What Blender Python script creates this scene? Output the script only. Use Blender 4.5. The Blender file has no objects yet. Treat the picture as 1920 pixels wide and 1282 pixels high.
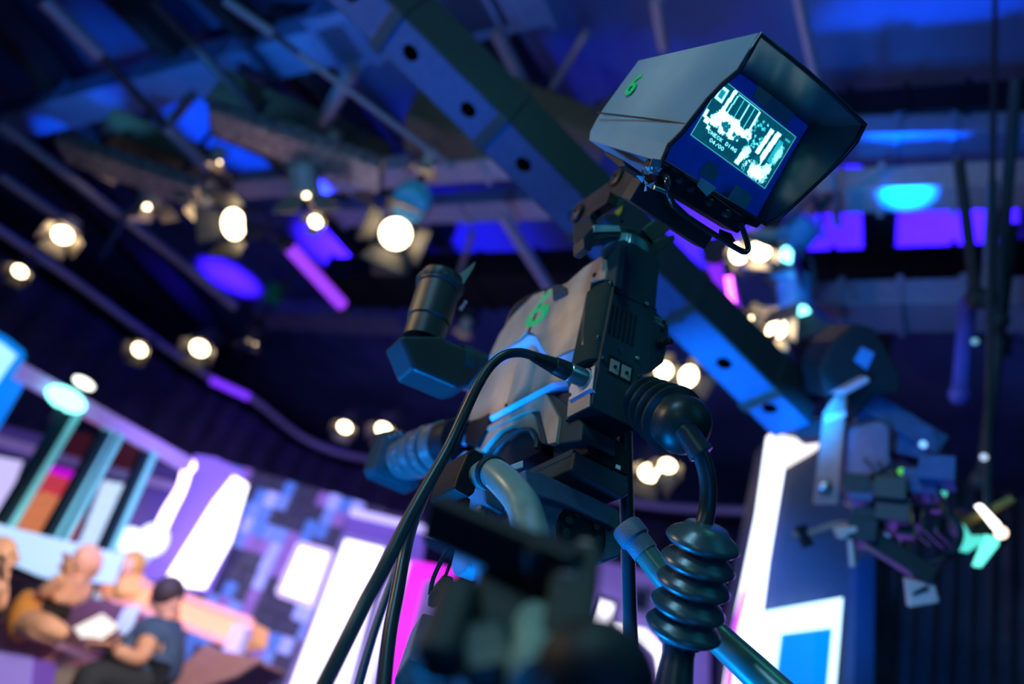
import bpy, bmesh, math, random
from mathutils import Vector, Matrix
random.seed(7)
SC = bpy.context.scene
COL = SC.collection
R = math.radians
V3 = Vector

# ------------------------------------------------------------------ camera
FPX, CX, CY = 1493.0, 960.0, 641.0
PITCH, ROLL, YAW = math.atan2(1493, 2840), R(19.3), R(38.4)
_fh = V3((math.cos(YAW), math.sin(YAW), 0)); _rh = V3((math.sin(YAW), -math.cos(YAW), 0))
CF = _fh*math.cos(PITCH) + V3((0, 0, 1))*math.sin(PITCH)
_U = -_fh*math.sin(PITCH) + V3((0, 0, 1))*math.cos(PITCH)
CR = _rh*math.cos(ROLL) + _U*math.sin(ROLL)
CU = -_rh*math.sin(ROLL) + _U*math.cos(ROLL)
CO = V3((0, 0, 0.9))
cd = bpy.data.cameras.new('camera'); cam = bpy.data.objects.new('camera', cd); COL.objects.link(cam)
cd.sensor_width = 36; cd.lens = 36*FPX/1920; cd.clip_start = .05; cd.clip_end = 200
cam.matrix_world = Matrix(((CR.x, CU.x, -CF.x, CO.x), (CR.y, CU.y, -CF.y, CO.y), (CR.z, CU.z, -CF.z, CO.z), (0, 0, 0, 1)))
cd.dof.use_dof = True; cd.dof.focus_distance = 1.38; cd.dof.aperture_fstop = 1.3
SC.camera = cam

def wray(px, py):
    return (CR*((px-CX)/FPX) + CU*(-(py-CY)/FPX) + CF).normalized()
def at(px, py, d): return CO + wray(px, py)*d
def atz(px, py, z):
    r = wray(px, py); return CO + r*((z-CO.z)/r.z)

class Fr:
    """a local frame standing in the room: origin and three axes (columns)"""
    def __init__(s, cols, o):
        y = V3(cols[1]).normalized(); x = V3(cols[0]); x = (x - y*x.dot(y)).normalized(); z = x.cross(y)
        s.ax = (x, y, z); s.o = V3(o)
    def loc(s, px, py, ax, val):
        o = CO - s.o; d = wray(px, py); a = s.ax[ax]
        t = (val - a.dot(o))/a.dot(d); p = o + d*t
        return V3([k.dot(p) for k in s.ax])
    def w(s, v): return s.o + s.ax[0]*v[0] + s.ax[1]*v[1] + s.ax[2]*v[2]
    def inv(s, p): p = V3(p)-s.o; return V3([k.dot(p) for k in s.ax])
    def poly(s, pts, ax, val): return [s.loc(a, b, ax, val) for a, b in pts]
    def mat(s):
        x, y, z = s.ax; o = s.o
        return Matrix(((x.x, y.x, z.x, o.x), (x.y, y.y, z.y, o.y), (x.z, y.z, z.z, o.z), (0, 0, 0, 1)))
FB = Fr(((.857, -.514, .035), (.515, .853, -.087)), at(1105, 761, 1.5))        # studio camera body
FV = Fr(((.899, -.425, .107), (.289, .759, .583)), at(1240, 300, 1.38))        # its viewfinder

# ------------------------------------------------------------------ world, lights, exposure
SC.view_settings.view_transform = 'Standard'; SC.view_settings.look = 'None'
SC.view_settings.gamma = 1; SC.view_settings.use_curve_mapping = False; SC.view_settings.exposure = 0
SC.cycles.use_denoising = True
SC.cycles.max_bounces = 5; SC.cycles.diffuse_bounces = 3; SC.cycles.glossy_bounces = 3; SC.cycles.transmission_bounces = 4
SC.cycles.sample_clamp_indirect = 4
W = bpy.data.worlds.new('world'); SC.world = W; W.use_nodes = True
W.node_tree.nodes['Background'].inputs[0].default_value = (.05, .09, .35, 1)
W.node_tree.nodes['Background'].inputs[1].default_value = .045

def aim(o, tgt):
    d = (V3(tgt) - o.location).normalized(); o.rotation_euler = d.to_track_quat('-Z', 'Y').to_euler()
def area(name, loc, tgt, color, power, sx, sy=None):
    l = bpy.data.lights.new(name, 'AREA'); l.shape = 'RECTANGLE'; l.size = sx; l.size_y = sy or sx
    l.color = color; l.energy = power
    o = bpy.data.objects.new(name, l); COL.objects.link(o); o.location = loc; aim(o, tgt); return o
def spot(name, loc, tgt, color, power, ang=40, blend=.3, rad=.05):
    l = bpy.data.lights.new(name, 'SPOT'); l.color = color; l.energy = power; l.spot_size = R(ang); l.spot_blend = blend
    l.shadow_soft_size = rad
    o = bpy.data.objects.new(name, l); COL.objects.link(o); o.location = loc; aim(o, tgt); return o
BC = FB.w((.05, .25, .2))
area('warm_key', FB.w((-2.6, 1.3, 1.3)), BC, (1, .7, .44), 34, .35)
spot('warm_accent', FB.w((-2.2, .5, 1.0)), FB.w(FB.loc(955, 740, 0, 0)), (1, .72, .42), 150, 7, 1, .05)
spot('warm_accent', FB.w((-2.2, .3, 1.2)), FB.w(FB.loc(1062, 622, 0, 0)), (1, .72, .42), 140, 5, 1, .05)
spot('warm_accent_top', FV.w((-1.8, -.9, 1.6)), FV.w((0, .15, .195)), (1, .7, .5), 150, 6, 1, .05)
area('cool_side', FB.w((-2.2, -1.2, 2.2)), FV.w((.1, .1, .1)), (.28, .68, 1), 54, .6)
area('blue_under_fill', FB.w((-.2, .4, -1.0)), FB.w((.0, .3, .2)), (.0, .27, 1), 64, .4)  # added blue lamp straight below the body, turns the ledges blue
area('blue_set_glow', FB.w((-1.5, 2.6, -1.2)), FB.w((.05, .9, .15)), (.0, .25, 1), 60, .7)
area('teal_back_fill', FB.w((.9, -2.6, 1.2)), BC, (.02, .5, .7), 8, 1.2)
area('green_top', FB.w((.3, -1.2, 2.6)), FB.w((.05, .1, .4)), (.1, 1, .75), 8, .4)
area('violet_right', FB.w((2.6, 1.6, .4)), BC, (.28, .1, 1), 14, 1.0)

# ceiling washes: coloured spots added without fixtures, pointing up
CZ = 6.2
PURPLE = (.09, .012, 1); BLUE = (.0, .13, 1)
for px, py, col, pw, ang, z0 in [
        (640, 465, PURPLE, 330, 95, 5.5), (430, 520, PURPLE, 220, 80, 5.5), (650, 555, PURPLE, 160, 60, 5.5), (880, 460, (.03, .015, 1), 70, 120, 5.3),
        (430, 230, BLUE, 190, 75, 4.9), (700, 160, (.01, .03, 1), 60, 90, 4.6), (250, 60, BLUE, 16, 60, 4.8), (180, 170, BLUE, 25, 60, 4.8),
        (1720, 110, BLUE, 190, 60, 4.6), (1130, 120, (.01, .04, 1), 34, 90, 4.4), (1780, 430, PURPLE, 620, 75, 5.1),
        (1590, 440, PURPLE, 480, 60, 5.1), (1330, 440, PURPLE, 240, 80, 5.4), (1590, 330, PURPLE, 100, 40, 5.6)]:
    t = atz(px, py, CZ)
    spot('ceiling_wash', (t.x, t.y, z0), (t.x, t.y, CZ), col, pw, ang, .5)
area('pan_bar_top_light', at(1050, -260, .8), at(1010, 1180, .66), (.45, 1, .8), .8, .2)
for _p in ((150, 195), (330, 150), (500, 105), (640, 68)):
    _t = atz(*_p, 5.45); spot('duct_wash', (_t.x-.5, _t.y-.3, 4.3), _t, (.05, .33, 1), 32, 62, .7)
area('violet_room_fill', (7.5, 3.5, 1.2), (6, 5, 6), (.2, .2, 1), 30, 3)
area('blue_floor_fill', CO+V3((-.3, -.9, -.3)), FV.w((.15, .05, .1)), (.0, .24, 1), 10, .8)
spot('set_key', at(700, 500, 3.2), at(240, 1170, 6.2), (1, .8, .66), 420, 42, .4, .2)
spot('set_key_violet', at(300, 700, 5), at(560, 1100, 8.5), (.4, .3, 1), 500, 80, .6, .2)
spot('column_blue_wash', at(1500, 700, 3.2), at(1540, 1050, 4.6), (0, .25, 1), 200, 45, .8, .1)
spot('crane_blue_wash', at(1100, 1000, 3.0), at(1380, 720, 3.6), (0, .3, 1), 200, 50, .8, .1)
spot('rig_warm', at(1350, 600, 2.2), at(1570, 850, 3.3), (1, .6, .4), 16, 16, .5, .1)
spot('rig_blue', at(1500, 400, 2.5), at(1690, 830, 3.4), (0, .25, 1), 15, 40, .5, .1)

# ------------------------------------------------------------------ materials
_m = {}
def mat(name, col, rough=.5, metal=0, emis=None, es=0, var=.12, scale=30, bump=.03, spec=.5):
    if name in _m: return _m[name]
    m = bpy.data.materials.new(name); m.use_nodes = True; nt = m.node_tree; b = nt.nodes['Principled BSDF']
    b.inputs['Roughness'].default_value = rough; b.inputs['Metallic'].default_value = metal
    b.inputs['Specular IOR Level'].default_value = spec
    tc = nt.nodes.new('ShaderNodeTexCoord'); nz = nt.nodes.new('ShaderNodeTexNoise'); nz.inputs['Scale'].default_value = scale
    nz.inputs['Detail'].default_value = 5
    rp = nt.nodes.new('ShaderNodeValToRGB')
    rp.color_ramp.elements[0].position = .3; rp.color_ramp.elements[1].position = .7
    rp.color_ramp.elements[0].color = (*[c*(1-var) for c in col], 1); rp.color_ramp.elements[1].color = (*[min(1, c*(1+var)) for c in col], 1)
    nt.links.new(tc.outputs['Object'], nz.inputs['Vector']); nt.links.new(nz.outputs['Fac'], rp.inputs['Fac'])
    nt.links.new(rp.outputs['Color'], b.inputs['Base Color'])
    if bump:
        bp = nt.nodes.new('ShaderNodeBump'); bp.inputs['Strength'].default_value = bump; bp.inputs['Distance'].default_value = .002
        n2 = nt.nodes.new('ShaderNodeTexNoise'); n2.inputs['Scale'].default_value = scale*12
        nt.links.new(tc.outputs['Object'], n2.inputs['Vector']); nt.links.new(n2.outputs['Fac'], bp.inputs['Height'])
        nt.links.new(bp.outputs['Normal'], b.inputs['Normal'])
    if emis:
        b.inputs['Emission Color'].default_value = (*emis, 1); b.inputs['Emission Strength'].default_value = es
    _m[name] = m; return m
TAN = mat('painted_casing_warm_grey', (.33, .26, .19), .42, .15, var=.22, scale=14, bump=.25)
DARK = mat('dark_casing', (.012, .018, .022), .45, 0, bump=.15, spec=.3)
REAR = mat('dark_rear_casing', (.012, .034, .044), .55, 0, bump=.15, spec=.15)
RUB = mat('black_rubber', (.01, .02, .02), .38, 0, bump=.1, spec=.3)
CABLE = mat('cable_jacket', (.012, .022, .026), .36, spec=.35)
METAL = mat('dull_metal', (.4, .42, .42), .3, .85)
BMET = mat('black_anodised_metal', (.07, .06, .055), .38, .6, scale=18, var=.3, bump=.15)
VFM = mat('viewfinder_casing_grey', (.13, .26, .32), .42, .1, var=.08, scale=9, bump=.1)
HOODM = mat('hood_edge_black', (.02, .02, .022), .3)
HOODIN = mat('hood_inside', (.012, .045, .06), .3, spec=.3)
PLATE = mat('viewfinder_mask', (.02, .16, .75), .4, bump=0)
TAPE = mat('beige_tape', (.35, .33, .22), .6)
CLEAR = mat('crumpled_clear_tape', (.6, .6, .65), .12, .3, scale=60, var=.4, bump=.6)
GREEN = mat('green_paint', (0, .55, .12), .4, bump=0)
HEADG = mat('pan_head_grey', (.07, .11, .15), .5, .1, var=.12, scale=40, bump=.5)
BARM = mat('pan_bar_tube', (.16, .27, .25), .3, .1, bump=0)
RED = mat('red_mark', (.7, .03, .01), .5)
WHITE = mat('white_label', (.8, .75, .7), .6)
GOLDS = mat('pale_socket', (.3, .27, .2), .5)
BLACK = mat('black_paint', (.006, .007, .01), .55, spec=.2)
PIPE = mat('grid_pipe', (.30, .28, .34), .45, .3)
DKPIPE = mat('dark_joist', (.03, .03, .04), .6)
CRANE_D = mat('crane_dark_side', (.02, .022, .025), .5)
CRANE_B = mat('crane_blue_lit_tint', (.045, .085, .2), .55, spec=.12)  # blue light on dark metal, put into the base colour
SET_D = mat('set_dark', (.05, .045, .08), .7)

def glow(name, col, s): return mat(name, tuple(min(.9, c*.5) for c in col), .5, 0, col, s, bump=0, var=.02)

# ------------------------------------------------------------------ builders
class MB:
    def __init__(s): s.bm = bmesh.new()
    def prism(s, pts, ext):
        ext = V3(ext); n = len(pts)
        a = [s.bm.verts.new(p) for p in pts]; b = [s.bm.verts.new(V3(p)+ext) for p in pts]
        s.bm.faces.new(a); s.bm.faces.new(b[::-1])
        for i in range(n): s.bm.faces.new((a[i], b[i], b[(i+1) % n], a[(i+1) % n]))
        return s
    def loft(s, A, B):
        n = len(A); a = [s.bm.verts.new(p) for p in A]; b = [s.bm.verts.new(p) for p in B]
        s.bm.faces.new(a); s.bm.faces.new(b[::-1])
        for i in range(n): s.bm.faces.new((a[i], b[i], b[(i+1) % n], a[(i+1) % n]))
        return s
    def box(s, lo, hi):
        x0, y0, z0 = lo; x1, y1, z1 = hi
        return s.prism([(x0, y0, z0), (x1, y0, z0), (x1, y1, z0), (x0, y1, z0)], (0, 0, z1-z0))
    def bar(s, p, q, w, h, up=(0, 0, 1)):
        p, q = V3(p), V3(q); d = (q-p).normalized(); sd = d.cross(V3(up))
        if sd.length < 1e-4: sd = d.cross(V3((1, 0, 0)))
        sd.normalize(); u = sd.cross(d)
        pts = [p+sd*w/2+u*h/2, p-sd*w/2+u*h/2, p-sd*w/2-u*h/2, p+sd*w/2-u*h/2]
        return s.prism(pts, q-p)
    def rings(s, rs, caps=True):
        prev = None; first = None
        for ring in rs:
            cur = [s.bm.verts.new(p) for p in ring]
            if prev:
                n = len(cur)
                for i in range(n): s.bm.faces.new((prev[i], prev[(i+1) % n], cur[(i+1) % n], cur[i]))
            else: first = cur
            prev = cur
        if caps: s.bm.faces.new(first[::-1]); s.bm.faces.new(prev)
        return s
    def tube(s, pts, r, n=14, smooth=0):
        pts = [V3(p) for p in pts]
        rr = list(r) if hasattr(r, '__len__') else [r]*len(pts)
        if smooth:
            P, Q = [], []
            for i in range(len(pts)-1):
                p0 = pts[max(i-1, 0)]; p1 = pts[i]; p2 = pts[i+1]; p3 = pts[min(i+2, len(pts)-1)]
                for k in range(smooth):
                    t = k/smooth
                    P.append(.5*((2*p1)+(p2-p0)*t+(2*p0-5*p1+4*p2-p3)*t*t+(3*p1-p0-3*p2+p3)*t**3)); Q.append(rr[i]+(rr[i+1]-rr[i])*t)
            P.append(pts[-1]); Q.append(rr[-1]); pts, rr = P, Q
        d0 = (pts[1]-pts[0]).normalized(); nrm = d0.orthogonal().normalized(); rs = []
        for i, p in enumerate(pts):
            d = (pts[min(i+1, len(pts)-1)]-pts[max(i-1, 0)]).normalized()
            nrm = (nrm - d*nrm.dot(d)).normalized(); b = d.cross(nrm)
            rs.append([p+(nrm*math.cos(2*math.pi*k/n)+b*math.sin(2*math.pi*k/n))*rr[i] for k in range(n)])
        return s.rings(rs)
    def lathe(s, o, axis, prof, n=28, gear=0, gd=.0):
        """prof: list of (distance along the axis, radius)"""
        o = V3(o); a = V3(axis).normalized(); u = a.orthogonal().normalized(); v = a.cross(u); rs = []
        for t, r in prof:
            rs.append([o+a*t+(u*math.cos(2*math.pi*k/n)+v*math.sin(2*math.pi*k/n))*(max(r, 1e-4)-(gd if gear and k % 2 else 0)) for k in range(n)])
        return s.rings(rs)
    def ball(s, c, r, sx=(1, 1, 1), u=14):
        m = Matrix.Translation(V3(c)) @ Matrix.Diagonal((r*sx[0], r*sx[1], r*sx[2], 1))
        bmesh.ops.create_uvsphere(s.bm, u_segments=u, v_segments=max(6, u//2+1), radius=1, matrix=m); return s
    def build(s, name, m, parent=None, bevel=0, smooth=None, seg=2):
        me = bpy.data.meshes.new(name); bmesh.ops.recalc_face_normals(s.bm, faces=s.bm.faces); s.bm.to_mesh(me); s.bm.free()
        me.materials.append(m); o = bpy.data.objects.new(name, me); COL.objects.link(o)
        if parent: o.parent = parent
        if smooth:
            for p in me.polygons: p.use_smooth = True
            try: me.set_sharp_from_angle(angle=R(smooth))
            except Exception: pass
        if bevel:
            b = o.modifiers.new('bevel', 'BEVEL'); b.width = bevel; b.segments = seg; b.limit_method = 'ANGLE'; b.angle_limit = R(35)
        return o
def tag(o, label=None, cat=None, group=None, kind=None):
    if label: o['label'] = label
    if cat: o['category'] = cat
    if group: o['group'] = group
    if kind: o['kind'] = kind
    return o
def empty(name, mtx, label, cat, group=None):
    o = bpy.data.objects.new(name, None); COL.objects.link(o); o.empty_display_size = .05
    o.matrix_world = mtx if isinstance(mtx, Matrix) else Matrix.Translation(V3(mtx))
    return tag(o, label, cat, group)
def part_label(o, s): o['label'] = s; return o
def copy_tree(o, parent=None):
    c = o.copy(); COL.objects.link(c)
    if parent: c.parent = parent
    for ch in [x for x in bpy.data.objects if x.parent == o]: copy_tree(ch, c)
    return c
def rel(o, pts): return [V3(p)-V3(o) for p in pts]
def text(name, s, m, parent, mtx, size, ext=.0006, shear=0, sx=1):
    c = bpy.data.curves.new(name, 'FONT'); c.body = s; c.size = size; c.extrude = ext; c.shear = shear; c.align_x = 'CENTER'; c.align_y = 'CENTER'; c.offset = size*.012
    t = bpy.data.objects.new('tmp', c); COL.objects.link(t); bpy.context.view_layer.update()
    me = bpy.data.meshes.new_from_object(t); bpy.data.objects.remove(t)
    me.materials.clear(); me.materials.append(m); me.name = name
    o = bpy.data.objects.new(name, me); COL.objects.link(o)
    if parent: o.parent = parent
    o.matrix_local = mtx @ Matrix.Diagonal((sx, 1, 1, 1)); return o

# ================================================================== SETTING
def structure(name, mb, m, bevel=0): return tag(mb.build(name, m, bevel=bevel), kind='structure')
structure('floor', MB().box((-6, -9, -.1), (18, 16, 0)), mat('studio_floor', (.05, .05, .07), .35))
CEIL = structure('ceiling', MB().box((-6, -9, CZ), (18, 16, CZ+.1)), mat('ceiling_panels', (.12, .17, .42), .85, var=.25, scale=1.2, bump=0))  # blue light on the ceiling is partly put into its base colour
WD = mat('wall_black_drape', (.05, .045, .075), .85, var=.35, scale=3)
structure('wall_far', MB().box((17, -9, 0), (17.1, 16, CZ)), WD)
structure('wall_left', MB().box((-6, 15.8, 0), (18, 16, CZ)), WD)
structure('wall_right', MB().box((-6, -9.1, 0), (18, -9, CZ)), WD)
structure('wall_behind', MB().box((-6.1, -9, 0), (-6, 16, CZ)), WD)

# dark ceiling joists along the room, a joist at a time
def line_z(p, q, z, e0=0, e1=0):
    a, b = atz(*p, z), atz(*q, z); d = (b-a).normalized(); return a-d*e0, b+d*e1
for k, (p, q, w) in enumerate([((0, 30), (260, 330), .22), ((240, 0), (430, 190), .2), ((430, 160), (700, 440), .2), ((560, 110), (800, 400), .2), ((420, 0), (600, 180), .16),
                         ((890, 0), (1010, 180), .14), ((690, 340), (860, 560), .2), ((120, 330), (420, 640), .25), ((1430, 300), (1520, 700), .2), ((560, 330), (760, 560), .16), ((1652, 300), (1648, 600), .25), ((1880, 300), (1885, 600), .1)]):
    a, b = line_z(p, q, 5.75, .4, .4)
    structure('trim_%d' % (k+1), MB().bar(a, b, w, .28), DKPIPE)
# cross bands of the ceiling, running the other way
def duct(p, q, z, w, h, m, label, e=0):
    a, b = line_z(p, q, z, e, e); c = (a+b)/2
    o = empty('ceiling_duct', c, label, 'duct')
    MB().bar(a-c, b-c, w, h).build('duct_body', m, o, bevel=.01)
    n = 5
    for i in range(n+1):
        t = a-c+(b-a)*(i/n); d = (b-a).normalized()
        MB().bar(t-d*.02, t+d*.02, w+.04, h+.04).build('duct_joint', m, o)
    return o
DU = mat('duct_metal_blue_lit', (.2, .3, .6), .5, .2)  # blue light on the ducts is put into the metal's colour
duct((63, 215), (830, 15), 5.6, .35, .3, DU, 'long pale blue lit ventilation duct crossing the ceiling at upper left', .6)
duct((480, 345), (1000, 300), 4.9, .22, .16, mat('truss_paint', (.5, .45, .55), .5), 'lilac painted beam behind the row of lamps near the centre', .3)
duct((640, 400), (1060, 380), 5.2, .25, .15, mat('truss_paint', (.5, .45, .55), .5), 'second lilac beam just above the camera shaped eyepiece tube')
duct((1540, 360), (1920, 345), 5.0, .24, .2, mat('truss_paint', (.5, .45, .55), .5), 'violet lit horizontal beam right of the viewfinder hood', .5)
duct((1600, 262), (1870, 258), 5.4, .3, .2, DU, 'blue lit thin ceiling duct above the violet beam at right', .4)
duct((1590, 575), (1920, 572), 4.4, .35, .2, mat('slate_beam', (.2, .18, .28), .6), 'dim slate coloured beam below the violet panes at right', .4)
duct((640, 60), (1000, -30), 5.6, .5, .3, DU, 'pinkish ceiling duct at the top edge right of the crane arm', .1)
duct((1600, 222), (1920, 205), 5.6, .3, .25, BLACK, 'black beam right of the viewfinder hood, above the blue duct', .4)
duct((1560, 520), (1920, 512), 5.2, .5, .2, BLACK, 'black beam just under the violet panes at right', .4)
duct((500, 590), (760, 600), 5.2, .4, .2, mat('slate_beam', (.2, .18, .28), .6), 'dark slate beam under the violet ceiling patch')
duct((680, 530), (1080, 525), 5.0, .55, .3, BLACK, 'black box beam crossing behind the eyepiece tube', .3)

# lighting grid of pipes
g0 = atz(500, 400, 4.7)
GRID = empty('lighting_grid', g0, 'grid of long steel pipes hung under the ceiling carrying the lamps', 'lighting grid')
VIOL = mat('pale_pipe', (.45, .38, .5), .4, .2)
def gpipe(p, q, z, r, m=PIPE, z2=None):
    a, b = atz(*p, z), atz(*q, z2 or z); MB().tube([a-g0, b-g0], r, 10).build('pipe', m, GRID, smooth=40)
for p, q, z, r, m in [((82, 0), (189, 104), 4.5, .055, VIOL), ((310, 235), (387, 315), 4.5, .055, VIOL), ((189, 104), (310, 235), 4.5, .03, DKPIPE), ((387, 315), (640, 570), 4.5, .035, DKPIPE),
                      ((285, 0), (520, 250), 4.9, .04, DKPIPE), ((421, 0), (512, 63), 4.3, .03, PIPE), ((560, 100), (850, 315), 4.3, .02, PIPE), ((512, 63), (560, 100), 4.3, .02, DKPIPE),
                      ((0, 232), (350, 500), 4.5, .045, PIPE), ((350, 500), (440, 575), 4.5, .05, VIOL), ((0, 330), (130, 420), 4.4, .05, PIPE),
                      ((940, 400), (1030, 540), 4.6, .05, VIOL), ((930, 60), (1000, 195), 5.2, .05, PIPE), ((740, 60), (850, 230), 5.3, .03, DKPIPE), ((770, 0), (905, 180), 5.4, .03, PIPE),
                      ((280, 275), (362, 178), 4.9, .045, PIPE), ((605, 230), (665, 128), 4.9, .06, PIPE), ((853, 540), (886, 436), 4.9, .03, PIPE),
                      ((1170, 170), (1115, 210), 4.6, .03, DKPIPE), ((1010, 210), (1100, 60), 5.2, .03, PIPE), ((1495, -10), (1530, 150), 4.8, .03, VIOL), ((1550, 240), (1570, 420), 4.8, .03, VIOL),
                      ((380, 760), (560, 500), 4.6, .02, DKPIPE), ((190, 480), (240, 400), 4.4, .03, CRANE_B), ((1230, 0), (1245, 90), 5.0, .04, VIOL), ((1200, 560), (1900, 640), 4.4, .02, DKPIPE)]:
    gpipe(p, q, z, r, m)
# fluorescent-like violet tubes
def led_tube(p, q, z, r, m, label):
    a, b = atz(*p, z), atz(*q, z); c = (a+b)/2
    o = empty('neon_tube', c, label, 'light tube')
    MB().tube([a-c, b-c], r, 12).build('tube_glass', m, o, smooth=40)
    d = (b-a).normalized()
    for e in (a-c, b-c): MB().tube([e-d*.04, e+d*.04], r*1.25, 12).build('end_cap', DKPIPE, o)
    return o
led_tube((535, 455), (645, 575), 4.4, .06, glow('neon_violet', (.35, .05, 1), 1.1), 'slanted glowing violet neon tube left of the eyepiece tube')
led_tube((1364, 505), (1375, 582), 3.9, .022, glow('neon_pink', (.95, .12, 1), 5), 'short bright pink neon tube below the viewfinder handle')
led_tube((1340, 470), (1375, 600), 4.4, .075, glow('neon_indigo', (.25, .02, 1), 1.0), 'wide dim violet tube directly behind the short pink neon tube')

# curved curtain track and the black curtain under it
tp = [(-60, 385), (0, 432), (130, 520), (266, 620), (390, 705), (470, 745), (560, 815), (640, 850), (760, 872), (960, 900), (1100, 925), (1250, 950), (1500, 960)]
tz = 4.25
pts = [atz(x, y, tz) for x, y in tp]
c0 = pts[3]
TR = empty('curtain_track', c0, 'long curved violet lit curtain track above the set', 'curtain track')
MB().tube([p-c0 for p in pts], .05, 8, smooth=4).build('rail', VIOL, TR, smooth=40)
pts2 = [atz(x-10, y+42, tz-.02) for x, y in tp[:7]]
MB().tube([p-c0 for p in pts2], .035, 8, smooth=4).build('rail', PIPE, TR, smooth=40)
led = [p for p in [atz(x, y, tz-.08) for x, y in [(395, 712), (430, 728), (468, 745)]]]
MB().tube([p-c0 for p in led], .05, 8).build('violet_lamp_strip', glow('strip_violet', (.2, .03, 1), 1.2), TR)
rs = []
mb = MB()
N = 90; wave = []
base = [atz(x, y, tz) for x, y in tp]
def samp(t):
    f = t*(len(base)-1); i = min(int(f), len(base)-2); return base[i].lerp(base[i+1], f-i)
prev = None
for k in range(N+1):
    p = samp(k/N); out = V3((p.x, p.y, 0)).normalized()
    p = p + out*(.5 + .07*math.sin(k*1.9))
    cur = (mb.bm.verts.new((p.x, p.y, 1.2)), mb.bm.verts.new((p.x, p.y, tz-.05)))
    if prev: mb.bm.faces.new((prev[0], cur[0], cur[1], prev[1]))
    prev = cur
cu = mb.build('black_curtain', mat('curtain_cloth', (.06, .045, .085), .9, var=.3, scale=4), smooth=60)
sm = cu.modifiers.new('thick', 'SOLIDIFY'); sm.thickness = .02
tag(cu, 'dark curved curtain hanging behind and above the set walls', 'curtain')

# ================================================================== STUDIO LAMPS
LAMPM = mat('lamp_housing_pale', (.5, .46, .42), .45, .2); LAMPD = mat('lamp_housing_dark', (.05, .05, .055), .5)
WARM = glow('lamp_lens_warm', (1, .74, .42), 14); COOL = glow('lamp_lens_cyan', (.2, .9, .85), 5)
BARN = mat('barn_door_metal', (.42, .36, .29), .4, .3)
def make_lamp(housing=LAMPM, lens=WARM, barn=BARN):
    """lamp body at the origin shining along -Z; yoke and clamp above"""
    o = empty('studio_lamp', (0, 0, 0), 'x', 'studio lamp', 'studio lamps in the ceiling grid')
    MB().lathe((0, 0, .26), (0, 0, -1), [(0, .05), (.0, .10), (.03, .13), (.2, .13), (.22, .145), (.27, .145), (.27, .12)], 20).build('lamp_body', housing, o, smooth=30)
    MB().lathe((0, 0, -.005), (0, 0, -1), [(0, .12), (.01, .115), (.025, .07), (.03, .01)], 20).build('lens', lens, o, smooth=60)
    for i in range(6):
        MB().box((-.11, -.135+i*.054, .262), (.11, -.12+i*.054, .285)).build('cooling_fin', housing, o)
    y = MB(); y.tube([(-.17, 0, .1), (-.18, 0, .3), (-.12, 0, .42), (.12, 0, .42), (.18, 0, .3), (.17, 0, .1)], .014, 8, smooth=3); y.build('yoke', LAMPD, o, smooth=40)
    MB().box((-.03, -.03, .42), (.03, .03, .56)).build('clamp', LAMPD, o, bevel=.006)
    for k in range(4):
        a = k*math.pi/2; c, s = math.cos(a), math.sin(a); w = .13 if k % 2 else .11
        P = [V3((.14, -w, -.012)), V3((.14, w, -.012)), V3((.25, w*1.35, -.16)), V3((.25, -w*1.35, -.16))]
        P = [V3((p.x*c-p.y*s, p.x*s+p.y*c, p.z)) for p in P]
        MB().prism(P, V3((c, s, 0))*.008).build('barn_door', barn, o)
    return o
P0 = make_lamp(); P1 = make_lamp(LAMPD, WARM, LAMPD); P2 = make_lamp(mat('moving_light_blue_lit', (.08, .35, .8), .35), COOL, LAMPD)  # white movers, the blue light on them put into the housing colour
PROT = {'w': P0, 'd': P1, 'b': P2}; used = set()
def lamp(kind, px, py, z, scale, tilt, az, label):
    src = PROT[kind]
    o = src if kind not in used else copy_tree(src)
    used.add(kind)
    o.location = atz(px, py, z); o.scale = (scale*.68,)*3
    o.rotation_euler = (R(tilt), 0, R(az)); o['label'] = label
    return o
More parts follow.
